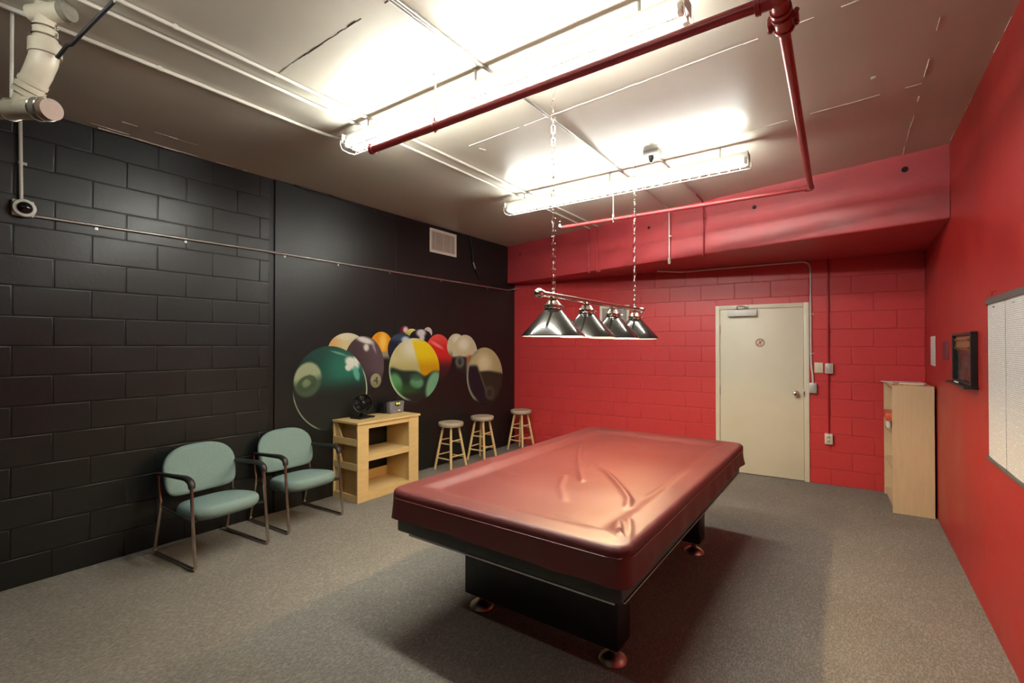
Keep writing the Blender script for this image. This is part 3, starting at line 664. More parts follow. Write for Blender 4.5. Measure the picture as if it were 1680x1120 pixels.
# ------------------------------------------------------------------ things on the left wall
XL = LX + 0.012
ab = thing('wall_box', 'white square junction box with black dome on the block wall', 'alarm', (LX, 0.668, 2.50))
bm = NB(); box(bm, LX - 0.001, LX + 0.034, 0.668 - 0.052, 0.668 + 0.052, 2.448, 2.552, 0.006); bo = obj('back_box', bm, M['white_plastic'], ab, True)
bm = NB(); lathe(bm, [(0.058, 0.0), (0.060, 0.006), (0.056, 0.020), (0.040, 0.024), (0.038, 0.020)], 32, (LX + 0.034, 0.672, 2.499), axis_rot((1, 0, 0))); obj('cover_ring', bm, M['white_plastic'], ab, True)
bm = NB(); lathe(bm, [(0.039, 0.0), (0.038, 0.010), (0.033, 0.021), (0.022, 0.030), (0.009, 0.0345), (0.001, 0.035)], 28, (LX + 0.050, 0.672, 2.499), axis_rot((1, 0, 0))); obj('dome', bm, M['dome'], ab, True, label='glossy black dome')
conduit('wall_conduit', 'white conduit rising from the dome box to the ceiling', [(XL + 0.01, 0.660, 2.548), (XL + 0.01, 0.650, CZ)], 0.0105, M['white_pipe'], [((XL + 0.01, 0.655, 2.80), (0, 0, 1), (1, 0, 0))])
yy = [0.72, 2.325, 6.20]
conduit('wall_conduit', 'silvery conduit running along the black wall from the dome box to the corner', [(XL, 0.722, 2.462), (XL, 2.28, 2.480), (PX + 0.0115, 2.42, 2.476), (PX + 0.0115, 6.14, 2.478), (PX + 0.03, 6.235, 2.50), (PX + 0.13, 6.26, 2.51)], 0.0095, M['galv'],
        [((XL, y, 2.462 + 0.0115 * (y - 0.72)), (0, 1, 0), (1, 0, 0)) for y in (1.05, 1.62)] + [((PX + 0.0115, y, 2.477), (0, 1, 0), (1, 0, 0)) for y in (2.46, 3.05, 3.75, 4.62, 5.62)], rad=0.06)
def vent(name, label, origin, rz, w, h, n, tilt=0.6):
    """origin: centre on the wall; local x along the wall, -y into the room"""
    t = thing(name, label, 'vent', origin, rz)
    f = NB(); b = 0.034
    for (x0, x1, z0, z1) in ((-w / 2, w / 2, h / 2 - b, h / 2), (-w / 2, w / 2, -h / 2, -h / 2 + b), (-w / 2, -w / 2 + b, -h / 2 + b, h / 2 - b), (w / 2 - b, w / 2, -h / 2 + b, h / 2 - b)):
        box(f, x0, x1, -0.012, 0.0, z0, z1, 0.003)
    obj('frame', f, M['vent_white'], t, smooth=0)
    obj('backing', box(NB(), -w / 2 + b * 0.8, w / 2 - b * 0.8, -0.0025, -0.0005, -h / 2 + b * 0.8, h / 2 - b * 0.8), M['vent_dark'], t, smooth=0)
    sm = NB(); box(sm, -w / 2 + b, w / 2 - b, -0.0012, 0.0012, -0.0045, 0.0045); me = mesh_of('slat', sm, M['vent_white'], 0)
    for i in range(n):
        z = -h / 2 + b + (h - 2 * b) * (i + 0.5) / n
        inst('slat', me, t, (0, -0.0075, z), (tilt, 0, 0))
    for fx in (-1 / 3, 0, 1 / 3):
        m_ = NB(); box(m_, fx * (w - 2 * b) - 0.002, fx * (w - 2 * b) + 0.002, -0.006, -0.003, -h / 2 + b, h / 2 - b); obj('mullion', m_, M['vent_white'], t, smooth=0)
    return t
vent('air_vent', 'cream louvred air vent high on the black wall', (PX, 4.661, 2.977), PI / 2, 0.512, 0.315, 15)
pvt = bw(1.718, 2.018, 0.0015)
vent('air_vent', 'louvred air vent low behind the hanging pool table light', tuple(pvt), BANG, 0.44, 0.30, 13)
cb = thing('cable', 'loose black cable hanging from the ceiling edge beside the air vent', 'cable', (PX + 0.01, 5.2, CZ))
obj('cord', tube(NB(), arc_path([(PX + 0.012, 5.19, CZ + 0.001), (PX + 0.012, 5.23, 3.06), (PX + 0.014, 5.27, 2.90), (PX + 0.018, 5.27, 2.77), (PX + 0.010, 5.36, 2.66), (PX + 0.006, 5.44, 2.585)], 0.08), 0.009, 8), M['cable'], cb, True)
obj('plug', tube(NB(), [(PX + 0.016, 5.27, 2.80), (PX + 0.022, 5.285, 2.75), (PX + 0.020, 5.315, 2.71)], [0.011, 0.013, 0.009], 10), M['galv'], cb, True)
cb = thing('cable', 'long black cable sagging along the top edge of the black wall', 'cable', (PX + 0.01, 3.4, CZ - 0.03))
obj('cord', tube(NB(), [(PX + 0.011, 2.55, 3.172), (PX + 0.011, 2.75, 3.16), (PX + 0.011, 2.95, 3.172), (PX + 0.011, 3.25, 3.158), (PX + 0.011, 3.65, 3.120), (PX + 0.011, 4.0, 3.126), (PX + 0.011, 4.35, 3.170)], 0.008, 8), M['cable'], cb, True)

# ------------------------------------------------------------------ the mural of pool balls, painted on the smooth black panels
mural = thing('pool_ball_mural', 'painted mural of a rack of glossy pool balls on the black wall', 'mural', (PX, 4.3, 1.35))
BK = np.array([33, 30, 29.0])
def sst(a, b, x):
    t = np.clip((x - a) / (b - a), 0, 1); return t * t * (3 - 2 * t)
def mixc(c, d, t): return c * (1 - t) + np.array(d, float) * t
def blob(x, y, cx, cy, rx, ry, soft=0.35, rot=0.0):
    c, s = math.cos(rot), math.sin(rot); dx, dy = x - cx, y - cy
    u, v = (dx * c + dy * s) / rx, (-dx * s + dy * c) / ry
    return 1 - sst(1 - soft, 1 + soft, math.hypot(u, v))
layer = [0]
def painted_ball(cx, cy, rx, ry, fn, rot=0.0, rings=26, seg=72, label=None):
    """ellipse given on the photograph, laid on the wall plane; fn(u, v) -> paint colour, u to the right and v up in the ellipse"""
    k = layer[0]; layer[0] += 1; X = PX + 0.0006 + 0.00035 * k
    vs, cols = [], []
    for i in range(rings + 1):
        rr = (i / rings) ** 0.8
        for j in range(seg if i else 1):
            a = 2 * PI * j / seg; u, v = rr * math.cos(a), rr * math.sin(a)
            du, dv = u * rx, v * ry
            x = cx + du * math.cos(rot) + dv * math.sin(rot); y = cy + du * math.sin(rot) - dv * math.cos(rot)
            p = onX(x, y, X); vs.append((p[0] - PX, p[1] - 4.3, p[2] - 1.35))
            cols.append(np.clip(fn(u, v, x, y), 0, 255))
    fs = []
    for j in range(seg): fs.append((0, 1 + j, 1 + (j + 1) % seg))
    for i in range(rings - 1):
        a, b = 1 + i * seg, 1 + (i + 1) * seg
        for j in range(seg): fs.append((a + j, b + j, b + (j + 1) % seg, a + (j + 1) % seg))
    me = bpy.data.meshes.new('painted_ball'); me.from_pydata(vs, [], fs); me.materials.append(M['mural'])
    at = me.color_attributes.new('paint', 'FLOAT_COLOR', 'POINT')
    for q, c in enumerate(cols): at.data[q].color = (*s2l(c), 1)
    o = link(bpy.data.objects.new('painted_ball', me)); o.parent = mural
    if label: o['label'] = label
    return o
def A3(*c): return np.array(c, float)
def shade(c, v, lo=-0.2, hi=-0.9): return mixc(c, BK, float(sst(lo, hi, v)))
# back row
def b_maroon(u, v, x, y):
    c = A3(88, 30, 42); return mixc(c, (225, 190, 190), blob(u, v, 0.25, 0.2, 0.5, 0.55, 0.5))
painted_ball(663.5, 542.5, 8, 9, b_maroon, rings=10, seg=36, label='small maroon ball')
def b_dot(u, v, x, y):
    c = A3(200, 188, 178); c = mixc(c, (50, 35, 45), blob(u, v, 0.2, -0.1, 0.28, 0.2, 0.4)); return mixc(c, (80, 50, 60), float(sst(-0.3, -0.8, v)))
painted_ball(702, 545.5, 7, 9, b_dot, rings=10, seg=36, label='small pale ball with dark spot')
def b_lime(u, v, x, y):
    c = mixc(A3(178, 178, 55), (215, 210, 130), float(sst(-0.1, 0.8, v + 0.3 * u))); return c
painted_ball(675.5, 550, 11, 11, b_lime, rings=12, seg=40, label='lime yellow ball')
def b_eight(u, v, x, y):
    c = A3(30, 24, 28); w = max(blob(u, v, 0.05, 0.55, 0.42, 0.5, 0.4), blob(u, v, 0.12, 0.0, 0.24, 0.6, 0.4)); return mixc(c, (214, 208, 212), w)
painted_ball(690, 553, 18, 13, b_eight, rings=14, seg=48, label='black ball with white glint')
def b_striped(u, v, x, y):
    c = mixc(A3(214, 200, 150), (212, 168, 100), float(sst(0.0, -0.75, u + 0.2 * v)))
    g = float(sst(0.10, 0.22, u * 0.8 - v * 0.55 + 0.05)) * (1 - float(sst(0.35, 0.50, u * 0.8 - v * 0.55)))
    c = mixc(c, (52, 120, 80), g * 0.9); return mixc(c, (225, 222, 200), blob(u, v, 0.0, 0.8, 0.5, 0.2, 0.5) * 0.7)
painted_ball(570, 575, 32, 29, b_striped, label='cream ball with green band')
def b_orange(u, v, x, y):
    c = mixc(A3(232, 150, 25), (250, 200, 90), blob(u, v, 0.15, 0.35, 0.3, 0.55, 0.7)); c = mixc(c, (150, 140, 120), float(sst(-0.20, -0.34, v))); return mixc(c, BK, float(sst(-0.45, -0.85, v)))
painted_ball(625.5, 570, 19, 26, b_orange, label='orange ball')
def b_navy(u, v, x, y):
    c = A3(24, 32, 46); c = mixc(c, (70, 105, 130), 0.6 * blob(u, v, -0.2, 0.75, 0.7, 0.25, 0.7)); return mixc(c, (196, 214, 218), max(blob(u, v, 0.28, 0.58, 0.28, 0.2, 0.5), blob(u, v, 0.15, 0.32, 0.3, 0.09, 0.5)))
painted_ball(659, 573, 23, 27, b_navy, label='dark navy ball')
def b_red(u, v, x, y):
    c = mixc(A3(205, 38, 38), (222, 80, 72), float(sst(0.3, 0.9, v))); c = mixc(c, (240, 130, 115), blob(u, v, -0.1, 0.52, 0.48, 0.07, 0.6, -0.35)); c = mixc(c, (236, 120, 100), 0.6 * blob(u, v, -0.65, 0.30, 0.3, 0.10, 0.6, -0.4))
    return mixc(c, BK + A3(28, 0, 2), float(sst(0.12, -0.55, v)))
painted_ball(719, 585, 22.5, 37, b_red, label='red ball')
def b_purple(u, v, x, y):
    c = mixc(A3(70, 54, 58), (92, 74, 80), float(sst(-0.4, 0.8, u + 0.3 * v))); c = mixc(c, (225, 222, 216), max(blob(u, v, 0.05, 0.86, 0.42, 0.10, 0.4, -0.2), blob(u, v, 0.12, 0.62, 0.13, 0.12, 0.4)))
    c = mixc(c, (185, 178, 176), 0.7 * blob(u, v, 0.48, 0.66, 0.05, 0.24, 0.6, 0.5)); return mixc(c, BK, float(sst(-0.05, -0.8, v)))
painted_ball(597, 600, 33, 49, b_purple, label='dark mauve ball numbered four')
def b_cream1(u, v, x, y):
    c = mixc(A3(205, 196, 158), (232, 228, 205), blob(u, v, 0.1, 0.6, 0.5, 0.3, 0.7)); return mixc(c, (120, 105, 70), float(sst(-0.2, -0.9, v)))
painted_ball(748.5, 568, 15, 21, b_cream1, label='cream ball')
def b_cream2(u, v, x, y):
    c = mixc(A3(208, 198, 160), (232, 228, 208), blob(u, v, -0.1, 0.55, 0.4, 0.28, 0.7)); c = mixc(c, (176, 84, 44), float(sst(0.05, 0.35, u)) * float(sst(0.10, -0.10, v)))
    c = mixc(c, (40, 40, 36), float(sst(0.0, -0.12, v)) * (1 - float(sst(0.0, 0.3, u)))); c = mixc(c, (96, 104, 92), blob(u, v, -0.42, -0.30, 0.36, 0.28, 0.25)); c = mixc(c, (50, 54, 48), blob(u, v, -0.42, -0.30, 0.15, 0.16, 0.4))
    return mixc(c, BK, float(sst(-0.55, -0.95, v)) * 0.85)
painted_ball(763, 583, 20.5, 34, b_cream2, label='cream and orange ball')
def b_ten(u, v, x, y):
    c = mixc(A3(190, 180, 130), (226, 218, 178), blob(u, v, 0.0, 0.45, 0.35, 0.3, 0.7)); lo = float(sst(0.24, 0.14, v + 0.35 * abs(u - 0.15) ** 1.5 * 0.3))
    c = mixc(c, (48, 46, 34), lo); 
    d = float(sst(0.18, 0.02, u + 0.55 * v + 0.30)) * float(sst(0.45, 0.30, v)); c = mixc(c, (30, 28, 38), d)
    ln = math.exp(-((u + 0.55 * v + 0.30 - 0.10) / 0.035) ** 2) * float(sst(0.4, 0.2, v)) * float(sst(-0.75, -0.5, v)); c = mixc(c, (150, 150, 110), 0.6 * ln)
    r = math.hypot(u, v); rim = float(sst(0.86, 0.95, r)) * float(sst(-0.1, -0.5, u)) * float(sst(-0.95, -0.75, v)); c = mixc(c, (150, 158, 130), rim * 0.9)
    c = mixc(c, (84, 78, 70), 0.8 * blob(u, v, 0.28, -0.58, 0.26, 0.24, 0.25)); c = mixc(c, (44, 40, 38), 0.8 * blob(u, v, 0.28, -0.58, 0.14, 0.14, 0.4))
    return mixc(c, BK, float(sst(-0.75, -1.0, v)))
painted_ball(795, 617, 29.5, 47, b_ten, rings=34, seg=90, label='cream and black ball')
def b_nine(u, v, x, y):
    c = mixc(A3(200, 192, 138), (228, 224, 200), blob(u, v, -0.05, 0.72, 0.40, 0.30, 0.8))
    c = mixc(c, (176, 170, 112), 0.8 * float(sst(0.35, 0.05, v)))
    yel = float(sst(-0.02, 0.14, u + 0.35 * (v - 0.5))) * float(sst(1.0, 0.86, v)); c = mixc(c, mixc(A3(238, 208, 30), (206, 150, 16), float(sst(0.50, 0.05, v))), yel)
    edge = -0.03 + 0.10 * math.exp(-((u + 0.9) / 0.3) ** 2) - 0.16 * math.exp(-((u - 0.42) / 0.22) ** 2)
    band = float(sst(edge + 0.06, edge - 0.06, v)); c = mixc(c, (30, 46, 38), band)
    c = mixc(c, (88, 152, 98), blob(u, v, -0.74, -0.46, 0.27, 0.36, 0.30, 0.35) * band); c = mixc(c, (112, 168, 130), blob(u, v, 0.76, -0.52, 0.27, 0.50, 0.25, -0.30) * band)
    c = mixc(c, (98, 156, 118), 0.9 * blob(u, v, 0.10, -0.40, 0.27, 0.19, 0.30) * band); c = mixc(c, (60, 96, 74), 0.8 * blob(u, v, 0.10, -0.22, 0.26, 0.12, 0.4) * band)
    c = mixc(c, (44, 80, 36), 0.8 * blob(u, v, -0.30, -0.66, 0.42, 0.20, 0.8) * band)
    c = mixc(c, BK, float(sst(-0.66, -0.88, v)) * (1 - blob(u, v, 0.68, -0.66, 0.26, 0.36, 0.3)) * (1 - blob(u, v, -0.62, -0.70, 0.18, 0.26, 0.4)))
    r = math.hypot(u, v); rim = float(sst(0.91, 0.97, r)) * float(sst(0.0, -0.5, u)) * float(sst(0.3, 0.0, v)); return mixc(c, (190, 214, 176), rim * 0.8)
painted_ball(679.5, 606.5, 41.5, 52, b_nine, rings=44, seg=110, label='large yellow, cream and green ball')
def b_six(u, v, x, y):
    c = mixc(A3(27, 66, 57), (40, 112, 92), 0.9 * blob(u, v, 0.42, 0.48, 0.5, 0.42, 0.8)); c = mixc(c, BK * 0.95 + A3(-3, 4, 3), float(sst(0.28, -0.18, v - 0.12 * u)))
    c = mixc(c, BK, float(sst(-0.2, -0.75, u)) * float(sst(0.95, 0.2, v)) * 0.75)
    c = mixc(c, (226, 232, 218), max(blob(u, v, 0.60, 0.60, 0.20, 0.13, 0.3, -0.5), blob(u, v, 0.50, 0.50, 0.09, 0.08, 0.3), blob(u, v, 0.73, 0.67, 0.12, 0.05, 0.4, -0.7)))
    c = mixc(c, (92, 172, 146), blob(u, v, 0.71, 0.36, 0.075, 0.17, 0.3, 0.3)); c = mixc(c, (150, 196, 176), 0.6 * blob(u, v, 0.25, 0.83, 0.22, 0.025, 0.5, -0.25))
    d = blob(u, v, -0.59, 0.21, 0.36, 0.42, 0.10, -0.45); c = mixc(c, mixc(A3(168, 176, 140), (72, 88, 68), float(sst(0.32, 0.08, v - 0.25 * (u + 0.6)))), d * 0.95)
    # the digit lies on its side: a thick ring with a tail
    uu, vv = u + 0.60, v - 0.13; c_, s_ = math.cos(0.45), math.sin(0.45); p, q = uu * c_ + vv * s_, -uu * s_ + vv * c_
    ring = math.hypot((p + 0.02) / 0.25, q / 0.16); g = (1 - sst(0.18, 0.34, abs(ring - 0.85))); tail = (1 - sst(0.6, 1.0, math.hypot((p - 0.14) / 0.12, (q - 0.05) / 0.13))) * (1 - (1 - sst(0.6, 1.1, math.hypot((p - 0.20) / 0.06, (q - 0.10) / 0.06))))
    c = mixc(c, (58, 78, 50), float(max(g, tail)) * d * 0.85); c = mixc(c, (128, 140, 104), float(1 - sst(0.3, 0.6, ring)) * d * 0.8)
    r = math.hypot(u, v); rim = float(sst(0.955, 0.985, r)) * max(float(sst(0.75, 0.95, u)) * float(sst(0.65, 0.35, v)), float(sst(-0.15, -0.45, u)) * float(sst(-0.02, -0.3, v)) * 0.7)
    return mixc(c, (178, 200, 172), rim)
painted_ball(541, 637.5, 61.5, 70, b_six, rings=60, seg=150, label='large dark green ball')
def disc4(u, v, x, y):
    c = mixc(A3(150, 146, 112), (124, 122, 92), float(sst(0.3, -0.7, v))); return c
painted_ball(616.5, 624, 8.8, 11.8, disc4, rings=8, seg=36, rot=0.1, label='cream number disc')
def digit(txt, cx, cy, h, col):
    X = PX + 0.0006 + 0.00035 * layer[0]; layer[0] += 1
    cu = bpy.data.curves.new('digit', 'FONT'); cu.body = txt; cu.size = 1.0; cu.align_x = 'CENTER'; cu.align_y = 'CENTER'
    tmp = link(bpy.data.objects.new('tmp', cu)); dg = bpy.context.evaluated_depsgraph_get(); me = bpy.data.meshes.new_from_object(tmp.evaluated_get(dg)); bpy.data.objects.remove(tmp)
    for v in me.vertices:
        p = onX(cx + v.co.x * h * 0.95, cy - v.co.y * h, X); v.co = (p[0] - PX, p[1] - 4.3, p[2] - 1.35)
    me.materials.clear(); me.materials.append(col); o = link(bpy.data.objects.new('painted_digit', me)); o.parent = mural; return o
M['digit_ink'] = mat('digit_paint', (0.012, 0.014, 0.012), 0.5, var=0.2, vscale=40)
digit('4', 616.8, 624.5, 17, M['digit_ink'])

# ------------------------------------------------------------------ switches, boxes and conduits by the door
def wall_plate(name, label, cat, x, z, w, h, d, m):
    t = on_back(name, label, cat, x, z); obj('plate', box(NB(), -w / 2, w / 2, -d, 0.002, -h / 2, h / 2, 0.003), m, t); return t
t = wall_plate('light_switch', 'ivory light switch plate between the door and the steel switch box', 'switch', 4.185, 1.336, 0.082, 0.118, 0.008, M['ivory'])
obj('toggle', box(NB(), -0.005, 0.005, -0.020, -0.007, -0.006, 0.010, 0.002, rot=Matrix.Rotation(0.4, 3, 'X')), M['ivory'], t)
for z in (-0.038, 0.038): obj('screw', lathe(NB(), [(0.003, 0.0), (0.0025, 0.0015)], 8, (0, -0.008, z), Rf), M['galv'], t)
t = wall_plate('switch_box', 'steel surface switch box on the red conduit right of the door', 'switch', 4.285, 1.331, 0.075, 0.115, 0.048, M['ivory'])
obj('face_plate', box(NB(), -0.030, 0.030, -0.052, -0.047, -0.050, 0.050, 0.002), M['grey_box'], t)
obj('toggle', box(NB(), -0.005, 0.005, -0.066, -0.050, -0.004, 0.014, 0.002, rot=Matrix.Rotation(0.4, 3, 'X')), M['white_plastic'], t)
t = wall_plate('junction_box', 'grey junction box at the foot of the white conduit by the door edge', 'box', 4.128, 1.100, 0.078, 0.118, 0.045, M['grey_box'])
obj('cover_plate', box(NB(), -0.036, 0.036, -0.049, -0.044, -0.056, 0.056, 0.002), M['grey_box'], t)
t = wall_plate('power_outlet', 'ivory power outlet box low on the red wall below the switch box', 'outlet', 4.277, 0.527, 0.076, 0.118, 0.046, M['ivory'])
for z in (-0.024, 0.024):
    so = obj('socket', box(NB(), -0.016, 0.016, -0.050, -0.045, z - 0.015, z + 0.015, 0.004), M['grey_box'], t)
    for x in (-0.006, 0.006): obj('slot', box(NB(), x - 0.0012, x + 0.0012, -0.0508, -0.0498, z - 0.005, z + 0.005), M['hole'], so, smooth=0)
o1 = 0.013
conduit('wall_conduit', 'white conduit dropping beside the door frame to the grey junction box', [tuple(bw(1.98 + 0.45, 2.560, 0.35)), tuple(bw(2.70, 2.560, 0.06)), tuple(bw(2.95, 2.575, o1)), tuple(bw(4.110, 2.578, o1)), tuple(bw(4.110, 1.50, o1)), tuple(bw(4.112, 1.36, o1)), tuple(bw(4.128, 1.24, 0.022)), tuple(bw(4.128, 1.155, 0.022))], 0.0095, M['white_pipe'],
        [(bw(4.110, 1.96, o1), (0, 0, 1), (BS, -1, 0)), (bw(4.110, 1.50, o1), (0, 0, 1), (BS, -1, 0))], rad=0.10)
conduit('wall_conduit', 'red painted conduit from the beam down to the steel switch box', [tuple(bw(4.280, 2.592, o1)), tuple(bw(4.280, 1.388, o1))], 0.0095, M['red_conduit'], [(bw(4.280, 1.75, o1), (0, 0, 1), (BS, -1, 0))])
conduit('wall_conduit', 'red painted conduit from the switch box down to the power outlet', [tuple(bw(4.280, 1.274, o1)), tuple(bw(4.278, 0.585, o1))], 0.0095, M['red_conduit'])

# ------------------------------------------------------------------ things on the right wall
nb = thing('notice_board', 'dark framed notice board with closely printed white sheets', 'notice board', (RX, 3.2, 1.4))
Y0n, Y1n = 2.62, 3.728; Z0n, Z1n = 0.965, 1.832
obj('backing', box(NB(), RX - 0.012, RX, Y0n, Y1n, Z0n, Z1n, 0.002), M['board_grey'], nb, True)
for (z0, z1) in ((Z1n - 0.014, Z1n + 0.022), (Z0n - 0.012, Z0n + 0.010)): obj('rail', box(NB(), RX - 0.024, RX - 0.002, Y0n - 0.005, Y1n + 0.005, z0, z1, 0.004), M['board_grey'], nb, True)
for i, (y0, y1) in enumerate(((3.358, 3.723), (2.988, 3.352), (2.625, 2.982))):
    bm = NB(); n = 10
    g = [[bm.verts.new((RX - 0.0145 - 0.003 * math.sin(PI * j / n) - (0.004 if k in (0, 8) else 0) * 0, y0 + (y1 - y0) * j / n, Z0n + 0.008 + (Z1n - Z0n - 0.020) * k / 8)) for j in range(n + 1)] for k in range(9)]
    for k in range(8):
        for j in range(n): bm.faces.new((g[k][j], g[k][j + 1], g[k + 1][j + 1], g[k + 1][j]))
    so = obj('printed_sheet', bm, M['print_a'], nb, True)
    pn = NB(); ball(pn, (RX - 0.022, (y0 + y1) / 2, Z1n - 0.035), 0.005, 8, 6); obj('pin', pn, M['steel'], so, True)
hk = NB(); tube(hk, [(RX, 3.60, Z1n + 0.055), (RX - 0.018, 3.60, Z1n + 0.050), (RX - 0.018, 3.60, Z1n + 0.03)], 0.003, 6); obj('hook', hk, M['steel'], nb, True)

sb = thing('score_board', 'black framed billiard score board with brass rods and chalk ledge', 'score board', (RX, 4.39, 1.5))
ya, yb, za, zb, xf = 4.070, 4.735, 1.335, 1.680, RX - 0.036
for (y0, y1, z0, z1) in ((ya, yb, zb - 0.018, zb), (ya, yb, za, za + 0.016), (ya, ya + 0.02, za + 0.016, zb - 0.018), (yb - 0.02, yb, za + 0.016, zb - 0.018)):
    obj('frame_rail', box(NB(), xf, RX, y0, y1, z0, z1, 0.003), M['board_black'], sb, True, smooth=0)
obj('slate', box(NB(), RX - 0.012, RX - 0.002, ya + 0.025, yb - 0.025, za + 0.014, zb - 0.116), M['slate'], sb, True)
obj('wood_panel', box(NB(), RX - 0.016, RX - 0.002, ya + 0.025, yb - 0.025, zb - 0.118, zb - 0.016), M['score_wood'], sb, True)
for z in (zb - 0.050, zb - 0.104):
    r_ = obj('score_rod', tube(NB(), [(RX - 0.022, ya + 0.03, z), (RX - 0.022, yb - 0.03, z)], 0.0035, 8), M['brass'], sb, True)
    for y in (ya + 0.05, ya + 0.13, ya + 0.17, yb - 0.06): obj('slider', tube(NB(), [(RX - 0.022, y - 0.012, z), (RX - 0.022, y + 0.012, z)], 0.008, 10), M['brass'], r_, True)
obj('chalk_ledge', box(NB(), xf - 0.035, RX, ya - 0.02, yb + 0.03, za - 0.016, za, 0.004), M['board_black'], sb, True)
ck = tag(obj('chalk_stick', tube(NB(), [(xf - 0.014, 4.40, za + 0.006), (xf - 0.016, 4.50, za + 0.006)], 0.0055, 8), M['paper']), 'short stick of white chalk lying on the score board ledge', 'chalk')
tag(obj('card_strip', box(NB(), RX - 0.0025, RX, 5.885, 6.185, 1.400, 1.680), M['print_a']), 'narrow white printed card stuck to the wall above the bookcase', 'card')
tag(obj('blank_plate', box(NB(), RX - 0.005, RX, 5.15, 5.43, 1.475, 1.625, 0.002), mat('purple_grey_plate', (0.13, 0.03, 0.045), 0.45, var=0.2, vscale=12)), 'dull purplish plate on the red wall beside the score board', 'plate')

# ------------------------------------------------------------------ pool table, its cover and its hanging light
TX0, TX1, TY0, TY1 = -2.090, -0.752, 1.810, 4.300
pt = thing('pool_table', 'black pool table on two wide pedestals with chrome feet', 'pool table', (-1.42, 3.05, 0))
bm = NB(); box(bm, TX0, TX1, TY0, TY1, 0.545, 0.70, 0.012, 3); obj('apron', bm, M['cabinet'], pt, True)
RW = 0.125
for (x0, x1, y0, y1) in ((TX0 + 0.004, TX0 + RW, TY0 + 0.004, TY1 - 0.004), (TX1 - RW, TX1 - 0.004, TY0 + 0.004, TY1 - 0.004), (TX0 + RW, TX1 - RW, TY0 + 0.004, TY0 + RW), (TX0 + RW, TX1 - RW, TY1 - RW, TY1 - 0.004)):
    obj('rail', box(NB(), x0, x1, y0, y1, 0.69, 0.772, 0.008, 2), M['cabinet'], pt, True)
obj('bed', box(NB(), TX0 + RW, TX1 - RW, TY0 + RW, TY1 - RW, 0.70, 0.735), M['felt'], pt, True, smooth=0)
tr = NB()
for (x0, x1, y0, y1) in ((TX0 + 0.10, TX1 - 0.03, TY0 - 0.003, TY0 + 0.004), (TX1 - 0.004, TX1 + 0.003, TY0 + 0.03, TY1 - 0.04), (TX0 - 0.003, TX0 + 0.004, TY0 + 0.03, TY1 - 0.04), (TX0 + 0.03, TX1 - 0.03, TY1 - 0.004, TY1 + 0.003)):
    obj('edge_trim', box(NB(), x0, x1, y0, y1, 0.541, 0.5475), M['galv'], pt, True, smooth=0)
tr.free()
for yc in (2.267, 3.804):
    ped = obj('pedestal', box(NB(), -1.912, -0.928, yc - 0.08, yc + 0.08, 0.095, 0.56, 0.006), M['pedestal'], pt, True)
    for xc in (-1.845, -0.990):
        bm = NB(); lathe(bm, [(0.072, 0.0), (0.074, 0.004), (0.068, 0.016), (0.050, 0.030), (0.026, 0.040), (0.017, 0.046), (0.016, 0.098)], 32, (xc, yc, 0.0))
        obj('levelling_foot', bm, M['foot_metal'], ped, True, label='domed chrome levelling foot')

cv = thing('table_cover', 'burgundy vinyl cover draped over the pool table', 'cover', (-1.42, 3.04, 0.78))
CX0, CX1, CY0, CY1 = -2.128, -0.714, 1.772, 4.318
cxm, cym = (CX0 + CX1) / 2, (CY0 + CY1) / 2; hx_, hy_ = (CX1 - CX0) / 2, (CY1 - CY0) / 2
def pxl(pts): return [np.array(onZ(x, y, 0.765)[:2]) for x, y in pts]
RID = [(pxl([(978, 762), (995, 773), (1009, 787), (1022, 803), (1032, 818), (1030, 830)]), 0.014, 0.020),
       (pxl([(953, 731), (949, 750), (951, 768), (956, 786)]), 0.012, 0.018),
       (pxl([(925, 778), (919, 797), (926, 816)]), 0.008, 0.018),
       (pxl([(1013, 858), (1016, 874), (1020, 894)]), 0.016, 0.012),
       (pxl([(968, 868), (990, 880), (1008, 893)]), 0.010, 0.014),
       (pxl([(1032, 860), (1034, 878), (1030, 896)]), 0.008, 0.012),
       (pxl([(905, 845), (935, 853), (965, 866)]), 0.005, 0.02),
       (pxl([(800, 755), (815, 770), (835, 778)]), 0.004, 0.03),
       (pxl([(1060, 815), (1100, 790), (1130, 772)]), 0.006, 0.015)]
def segd(p, a, b):
    d = b - a; t = np.clip(np.dot(p - a, d) / np.dot(d, d), 0, 1); return np.linalg.norm(p - a - d * t)
def top_h(x, y):
    e = min(x - CX0, CX1 - x, y - CY0, CY1 - y)
    z = 0.788 - 0.028 * float(sst(0.115, 0.215, e)) - 0.004 * float(sst(0.2, 0.5, e))
    p = np.array((x, y))
    for pl, a, w in RID:
        d = min(segd(p, q, r) for q, r in zip(pl, pl[1:]))
        if d < w * 4: z += a * math.exp(-(d / w) ** 2)
    z += 0.0022 * math.sin(x * 9 + 1.3 * math.sin(y * 4)) * math.sin(y * 7 + x * 3) * float(sst(0.03, 0.2, e))
    return z
NPER = 320; RC = 0.050
